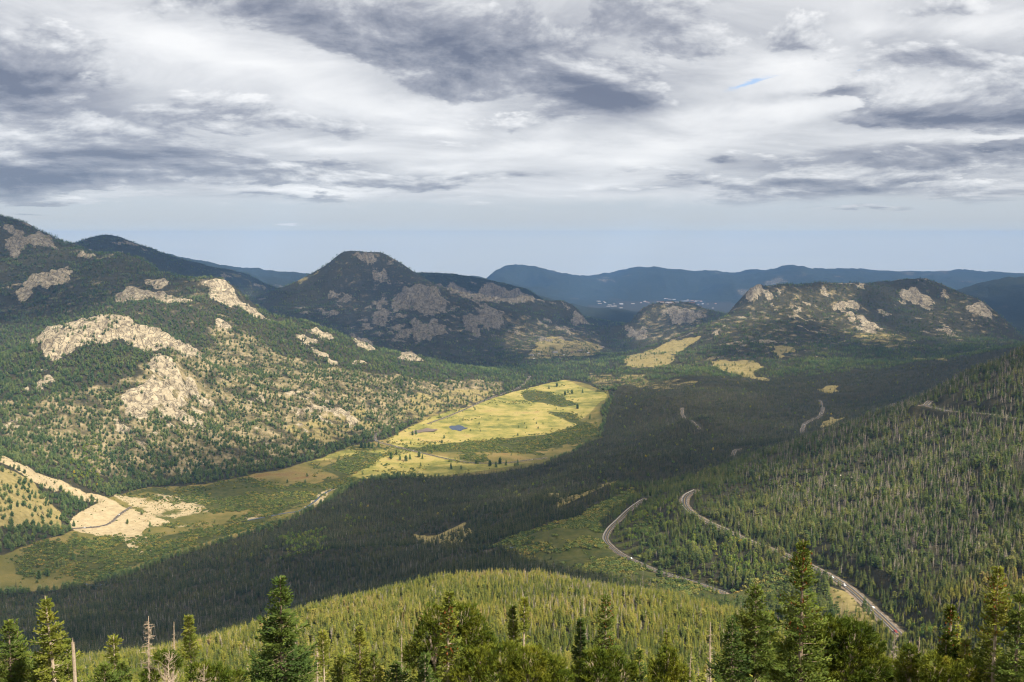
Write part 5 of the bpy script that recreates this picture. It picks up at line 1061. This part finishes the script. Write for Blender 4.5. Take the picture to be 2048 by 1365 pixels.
CARS = [('upper', 1692, 1172, .4, (.8, .8, .8), True, 'white suv driving on the upper road below the tallest spruce'), ('upper', 1743, 1217, -.4, (.78, .78, .76), False, 'white car on the upper road nearest the lower right clearing'), ('upper', 1797, 1264, .4, (.30, .03, .02), True, 'dark red car at the lowest visible end of the upper road'), ('upper', 1452, 1061, -.3, (.02, .02, .025), True, 'black suv on the straight above the green aspen slope'), ('upper', 1394, 1033, .4, (.35, .42, .50), False, 'pale blue car just below the upper road curve'), ('upper', 1668, 1156, .3, (.6, .6, .62), True, 'silver car following behind the white suv on the upper road'),
        ('lower', 1260, 1117, -.4, (.75, .78, .8), True, 'white car on the lower road beside the willow meadow'), ('meadow', 794, 894, .3, (.8, .8, .8), True, 'white car on the meadow road near the ponds bend'), ('meadow', 826, 901, -.3, (.7, .7, .7), False, 'pale car in the middle of the meadow road'), ('meadow', 753, 880, .3, (.82, .82, .82), True, 'white van-like car on the tight bend at the meadow edge'), ('meadow', 1064, 920, .3, (.8, .8, .8), False, 'white car at the forest end of the meadow road'), ('meadow', 781, 890, -.3, (.05, .05, .06), True, 'dark car following round the meadow bend'),
        ('fan', 238, 1029, .2, (.85, .85, .85), True, 'white car crossing the sandy fan'), ('fan', 170, 1055, .3, (.8, .8, .82), True, 'white car parked at the left end of the fan road'), ('fan', 181, 1054.5, -.3, (.2, .22, .25), False, 'grey car parked on the fan road'), ('junction', 1607, 850, .2, (.85, .85, .85), True, 'white car on the road beside the small green clearing'), ('junction', 1641, 826, .3, (.6, .6, .6), False, 'pale car parked above the small green clearing'), ('valley', 874, 841, .3, (.8, .8, .8), True, 'white car on the straight road behind the blue pond'), ('valley', 884, 838, -.3, (.3, .3, .32), False, 'grey car on the straight road behind the meadow')]
for n_, (rd, cx_, cy_, lat, col, suv, lab) in enumerate(CARS):
    c, w = paths[rd]; yc = c[:, 1] * math.cos(PITCH) - (c[:, 2] - CAMZ) * math.sin(PITCH); zc = c[:, 1] * math.sin(PITCH) + (c[:, 2] - CAMZ) * math.cos(PITCH)
    k = int(np.argmin((CX + FPX * c[:, 0] / yc - cx_) ** 2 + (CY - FPX * zc / yc - cy_) ** 2)); k = min(max(k, 1), len(c) - 2); t = c[k + 1] - c[k - 1]; t = t / np.linalg.norm(t); s = np.array([t[1], -t[0], 0])
    sg = 1 if lat > 0 else -1
    e = bpy.data.objects.new('car', None); C.objects.link(e); e.location = c[k] + s * lat * w * .55 + [0, 0, .26]; e.rotation_euler = (0, 0, math.atan2(t[1] * sg, t[0] * sg)); e['label'] = lab; e['category'] = 'car'; e['group'] = 'cars on the park roads'
    pm = car_paint('car_paint', col); M_ = CARG[suv]
    for nm, me in (('body', M_['body']), ('cabin', M_['roof'])):
        me = me.copy(); me.materials.append(pm); link(nm, me, e)
    link('side_windows', M_['side'], e); link('windscreen', M_['front'], e)
    for me in M_['head']: link('headlight', me, e)
    for me in M_['tail']: link('tail_light', me, e)
    for me in M_['wheel']: link('wheel', me, e)

# ------------------------------------------------------------------ town and cabins far down the valley
wall_ms = [principled('house_wall', c_, .8)[0] for c_ in ((.36, .35, .34), (.28, .26, .23), (.20, .16, .13), (.30, .31, .33))]; roof_ms = [principled('house_roof', c_, .8)[0] for c_ in ((.25, .22, .21), (.40, .40, .42), (.30, .17, .13))]; door_m, _, _ = principled('house_door', (.12, .08, .06), .6); pane_m, _, _ = principled('house_pane', (.05, .06, .08), .2, .5)
def house_geo(w, d, h, rh):
    g = Geo(); g.add([(-w, -d, -1), (w, -d, -1), (w, d, -1), (-w, d, -1), (-w, -d, h), (w, -d, h), (w, d, h), (-w, d, h), (-w, 0, h + rh), (w, 0, h + rh)], [(0, 1, 5), (0, 5, 4), (2, 3, 7), (2, 7, 6), (1, 2, 6), (1, 6, 5), (3, 0, 4), (3, 4, 7), (4, 8, 7), (5, 6, 9)])
    o_ = .5; r_ = Geo(); r_.add([(-w - o_, -d - o_, h - .3), (w + o_, -d - o_, h - .3), (w + o_, 0, h + rh + .15), (-w - o_, 0, h + rh + .15), (w + o_, d + o_, h - .3), (-w - o_, d + o_, h - .3)], [(0, 1, 2), (0, 2, 3), (3, 2, 4), (3, 4, 5)])
    dr = Geo(); dr.add([(-.6, -d - .03, 0), (.6, -d - .03, 0), (.6, -d - .03, 2.2), (-.6, -d - .03, 2.2)], [(0, 1, 2), (0, 2, 3)])
    wn = []
    for wx_ in (-.6, .6):
        k = Geo(); k.add([(wx_ * w - .8, -d - .03, 1.1), (wx_ * w + .8, -d - .03, 1.1), (wx_ * w + .8, -d - .03, 2.3), (wx_ * w - .8, -d - .03, 2.3)], [(0, 1, 2), (0, 2, 3)]); wn.append(k)
    return g, r_, dr, wn
HG = [house_geo(*a) for a in ((7, 5, 4, 2.5), (16, 9, 6, 3), (28, 14, 7, 2.5))]
HM = [(g.mesh('wall', []), r_.mesh('roof', []), dr.mesh('door', [door_m]), [w_.mesh('window', [pane_m]) for w_ in wn]) for g, r_, dr, wn in HG]
def house(px, py, kind, n_, label, group):
    g = hit(px, py, Z, 2000); e = bpy.data.objects.new('house', None); C.objects.link(e); e.location = g; e.rotation_euler = (0, 0, q.uniform(-.6, .6)); e['label'] = label; e['category'] = 'house'; e['group'] = group
    a, b, c_, wn = HM[kind]; me = a.copy(); me.materials.append(wall_ms[n_ % 4]); link('wall', me, e); me = b.copy(); me.materials.append(roof_ms[n_ % 3]); link('roof', me, e); link('door', c_, e)
    for w_ in wn: link('window', w_, e)
for n_ in range(46):
    t = q.random(); px_ = 1195 + 250 * t; py_ = 603 + 17 * q.random() ** 1.5
    if 1268 < px_ < 1392: py_ = q.uniform(598, 609)
    house(px_, py_, int(q.integers(1, 3)), n_, 'tiny pale building of the distant town on the valley floor', 'distant town buildings')
for n_, (hx, hy) in enumerate([(1062, 712), (1078, 709), (1096, 713), (1110, 706), (1128, 711), (1144, 706), (1160, 703), (1176, 707), (1190, 700), (1204, 696), (1068, 719), (1120, 718)]):
    house(hx, hy, 0 if n_ % 3 else 1, n_, ORD[n_] + ' small cabin counted along the trees at the far canyon mouth', 'cabins at the far canyon mouth')

# ------------------------------------------------------------------ boulders on the right slope and the near spur
def boulder(px, py, r_, seed, label):
    qq = np.random.default_rng(seed); bm_v = []; n1, n2 = 10, 7; f = []
    for a in range(n2 + 1):
        for b in range(n1):
            th = math.pi * a / n2; ph = 2 * math.pi * b / n1; bm_v.append((math.sin(th) * math.cos(ph), math.sin(th) * math.sin(ph), math.cos(th)))
    v = np.array(bm_v)
    for _ in range(9):
        nrm = qq.normal(size=3); nrm /= np.linalg.norm(nrm); dd = v @ nrm - qq.uniform(.55, .85); v = v - np.outer(np.maximum(dd, 0), nrm)
    v = v * np.array([1.2, 1, .8]) * r_
    for a in range(n2):
        for b in range(n1): p0 = a * n1 + b; p1 = a * n1 + (b + 1) % n1; f += [(p0, p1, p1 + n1), (p0, p1 + n1, p0 + n1)]
    g = hit(px, py, Z, 300); link('boulder', mesh_from('boulder', v, f, [boulder_mat]), loc=g + [0, 0, r_ * .25], label=label, cat='boulder', group='granite boulders on the slopes')
ORD = ['first', 'second', 'third', 'fourth', 'fifth', 'sixth', 'seventh', 'eighth', 'ninth', 'tenth', 'eleventh', 'twelfth']
for n_ in range(9):
    boulder(1655 + n_ * 8.5, 950 + [18, 8, 24, 2, 14, 30, 6, 20, 36][n_], [2.2, 1.6, 2.8, 1.8, 2.6, 2.0, 3.0, 1.7, 2.3][n_], 700 + n_, ORD[n_] + ' granite boulder from the left in the bare patch on the right slope')
for n_, (bx, by) in enumerate([(1425, 1238), (1390, 1242), (1535, 1228), (1548, 1232), (1560, 1238), (1575, 1250), (1600, 1262)]):
    boulder(bx, by, q.uniform(1.4, 2.6), 740 + n_, ORD[n_] + ' small pale boulder in the row among the trees of the near spur')

# ------------------------------------------------------------------ broken cloud deck overhead: its gaps let the sun through
def cloud_deck():
    H = 5400.0; te = math.tan(SUN_EL); sh_ = np.array([SUN.x, SUN.y]) / math.hypot(SUN.x, SUN.y) / te
    LIT = [(1, [(-150, 660), (0, 650), (110, 645), (260, 598), (400, 566), (480, 575), (560, 645), (700, 676), (840, 718), (1000, 738), (1080, 748), (1050, 775), (900, 832), (780, 868), (720, 850), (600, 890), (450, 880), (330, 892), (235, 900), (225, 960), (150, 965), (100, 1040), (0, 1060), (-150, 1050)]),
           (1, [(770, 872), (900, 826), (1060, 762), (1140, 756), (1240, 768), (1205, 815), (1150, 850), (1060, 878), (900, 905), (780, 903)]), (.45, [(560, 932), (780, 895), (1110, 885), (1090, 925), (850, 952), (690, 955)]),
           (.95, [(125, 985), (240, 985), (420, 990), (430, 1040), (320, 1110), (230, 1110), (120, 1060)]), (.3, [(430, 1000), (640, 960), (640, 1010), (430, 1080), (300, 1120)]),
           (1, [(1250, 705), (1400, 657), (1480, 606), (1530, 573), (1720, 571), (1700, 602), (1730, 635), (1800, 672), (1740, 690), (1660, 645), (1560, 640), (1490, 672), (1400, 715), (1330, 737), (1240, 740)]),
           (.6, [(1050, 690), (1210, 690), (1260, 715), (1420, 717), (1540, 740), (1540, 765), (1420, 752), (1300, 770), (1150, 770), (1100, 742)]), (1, [(450, 532), (640, 547), (600, 570), (480, 557)]), (.55, [(1290, 616), (1390, 614), (1420, 650), (1300, 690), (1250, 690)]),
           (1, [(1360, 985), (1400, 965), (1480, 1005), (1600, 950)]), (1, [(1390, 1003), (1480, 1025), (1600, 970), (1750, 930), (1900, 860), (2048, 800), (2250, 760), (2250, 1300), (1800, 1300), (1450, 1200), (1330, 1172), (1300, 1120)]), (.8, [(1850, 800), (2048, 726), (2250, 660), (2250, 760), (2048, 800), (1900, 850)]), (.35, [(1150, 1040), (1220, 1050), (1300, 1120), (1330, 1172), (1100, 1150), (1060, 1110)]),
           (.45, [(1080, 640), (1200, 690), (1080, 710), (1000, 690)]), (.4, [(1240, 770), (1420, 775), (1560, 800), (1480, 830), (1300, 810)]), (.3, [(1000, 960), (1150, 940), (1240, 960), (1120, 1030), (1000, 1040)]), (.28, [(820, 1040), (940, 1035), (950, 1090), (860, 1105)]), (.35, [(1560, 690), (1700, 700), (1720, 740), (1580, 740)]), (.35, [(1760, 575), (1900, 590), (2000, 640), (2040, 690), (1880, 690), (1780, 620)]), (.5, [(1080, 575), (1260, 560), (1300, 600), (1150, 615)]), (.5, [(1420, 722), (1550, 736), (1545, 765), (1440, 750)])]
    xs = np.concatenate([np.arange(-17000, 800, 400.), np.arange(800, 8000, 75.), np.arange(8000, 25001, 500.)]); ys = np.concatenate([np.arange(-7000, -4600, 400.), np.arange(-4600, 5500, 75.), np.arange(5500, 17401, 400.)]); GX, GY = np.meshgrid(xs, ys); lit = np.zeros(GX.shape)
    wx = GX + 110 * fbm(GX, GY, 600, 4, 501); wy = GY + 110 * fbm(GX, GY, 600, 4, 511)
    for w, pp in LIT:
        g = ground_poly(pp, 300, Z) if max(b for a, b in pp) < 775 else [hit(a, b, Z, 300) for a, b in pp]; g = [(p_[0] + sh_[0] * (H - p_[2]), p_[1] + sh_[1] * (H - p_[2])) for p_ in g]
        lit = np.maximum(lit, w * inpoly(wx, wy, g))
    # the near slopes and the spur
    arc = [(1020 * math.sin(a), 1000 * math.cos(a), 400) for a in np.linspace(-.42, .9, 14)] + [(1500, -600, 700), (-1500, -600, 700), (-900, 300, 500)]
    g = [(p_[0] + sh_[0] * (H - p_[2]), p_[1] + sh_[1] * (H - p_[2])) for p_ in arc]; lit = np.maximum(lit, inpoly(GX, GY, g) * 1.0)
    for _ in range(2): lit = (lit * 2 + np.roll(lit, 1, 0) + np.roll(lit, -1, 0) + np.roll(lit, 1, 1) + np.roll(lit, -1, 1)) / 6
    op = .89 * (1 - lit) * (1 - .12 * sstep(.1, .6, fbm(GX, GY, 2500, 4, 521)))
    op *= 1 - .30 * sstep(-.05, .45, fbm(GX, GY, 1100, 4, 541))
    op *= 1 - .8 * sstep(6500, 9800, GY)
    al = 1 - np.sqrt(1 - op)
    ny, nx = GX.shape; puff = np.abs(fbm(GX, GY, 1400, 4, 531)) * 500 + 120
    v = np.concatenate([np.stack([GX, GY, H + 0 * GX - puff * .15], -1).reshape(-1, 3), np.stack([GX, GY, H + 40 + puff * (.06 + .25 * op)], -1).reshape(-1, 3)])
    idx_ = np.arange(ny * nx).reshape(ny, nx); b = np.stack([idx_[:-1, :-1], idx_[1:, :-1], idx_[1:, 1:], idx_[:-1, 1:]], -1).reshape(-1, 4)
    keepf = (al.ravel()[b].max(1) > .02); b = b[keepf]
    f = np.concatenate([b, b[:, ::-1] + ny * nx])
    m, T, bs = principled('cloud', (.9, .9, .9))
    at = T.n('ShaderNodeAttribute', attribute_name='thick').outputs['Fac']; pos = T.n('ShaderNodeNewGeometry').outputs['Position']
    nz = T.noise(pos, 1 / 420., 5, .6)
    fac = T.m('MULTIPLY', at, T.n('ShaderNodeMapRange', {0: T.m('MULTIPLY_ADD', T.m('SUBTRACT', nz, .5), 1.0, at), 1: .12, 2: .42}, interpolation_type='SMOOTHSTEP').outputs[0])
    df = T.n('ShaderNodeBsdfDiffuse', {0: (.85, .85, .86, 1)}); tl = T.n('ShaderNodeBsdfTranslucent', {0: (.85, .85, .86, 1)}); body = T.n('ShaderNodeMixShader', {0: .5, 1: df.outputs[0], 2: tl.outputs[0]})
    mx = T.n('ShaderNodeMixShader', {0: fac, 1: T.n('ShaderNodeBsdfTransparent').outputs[0], 2: body.outputs[0]})
    T.t.links.new(mx.outputs[0], T.t.nodes['Material Output'].inputs[0])
    me = mesh_from('clouds', v, f, [m], True); a = me.attributes.new('thick', 'FLOAT', 'POINT'); a.data.foreach_set('value', np.concatenate([al.ravel(), al.ravel()]).astype(np.float32))
    link('clouds', me, kind='stuff', label='broken grey cloud deck drifting high over the valley')
cloud_deck()

# ------------------------------------------------------------------ haze
HAZE_D = 3.1e-5
def haze():
    x0, x1, y0, y1, z0, z1 = -27500, 27500, -300, 27500, -1500, 930
    v = [(x0, y0, z0), (x1, y0, z0), (x1, y1, z0), (x0, y1, z0), (x0, y0, z1), (x1, y0, z1), (x1, y1, z1), (x0, y1, z1)]
    f = [(0, 3, 2, 1), (4, 5, 6, 7), (0, 1, 5, 4), (1, 2, 6, 5), (2, 3, 7, 6), (3, 0, 4, 7)]
    m = bpy.data.materials.new('haze'); m.use_nodes = True; T = NT(m.node_tree)
    vol = T.n('ShaderNodeVolumePrincipled', {'Color': (.22, .48, 1.0, 1), 'Density': HAZE_D, 'Anisotropy': 0.0})
    o = T.n('ShaderNodeOutputMaterial'); T.t.links.new(vol.outputs[0], o.inputs['Volume'])
    link('haze', mesh_from('haze', v, f, [m]), kind='stuff', label='thin blue haze filling the air over the valley')
haze()
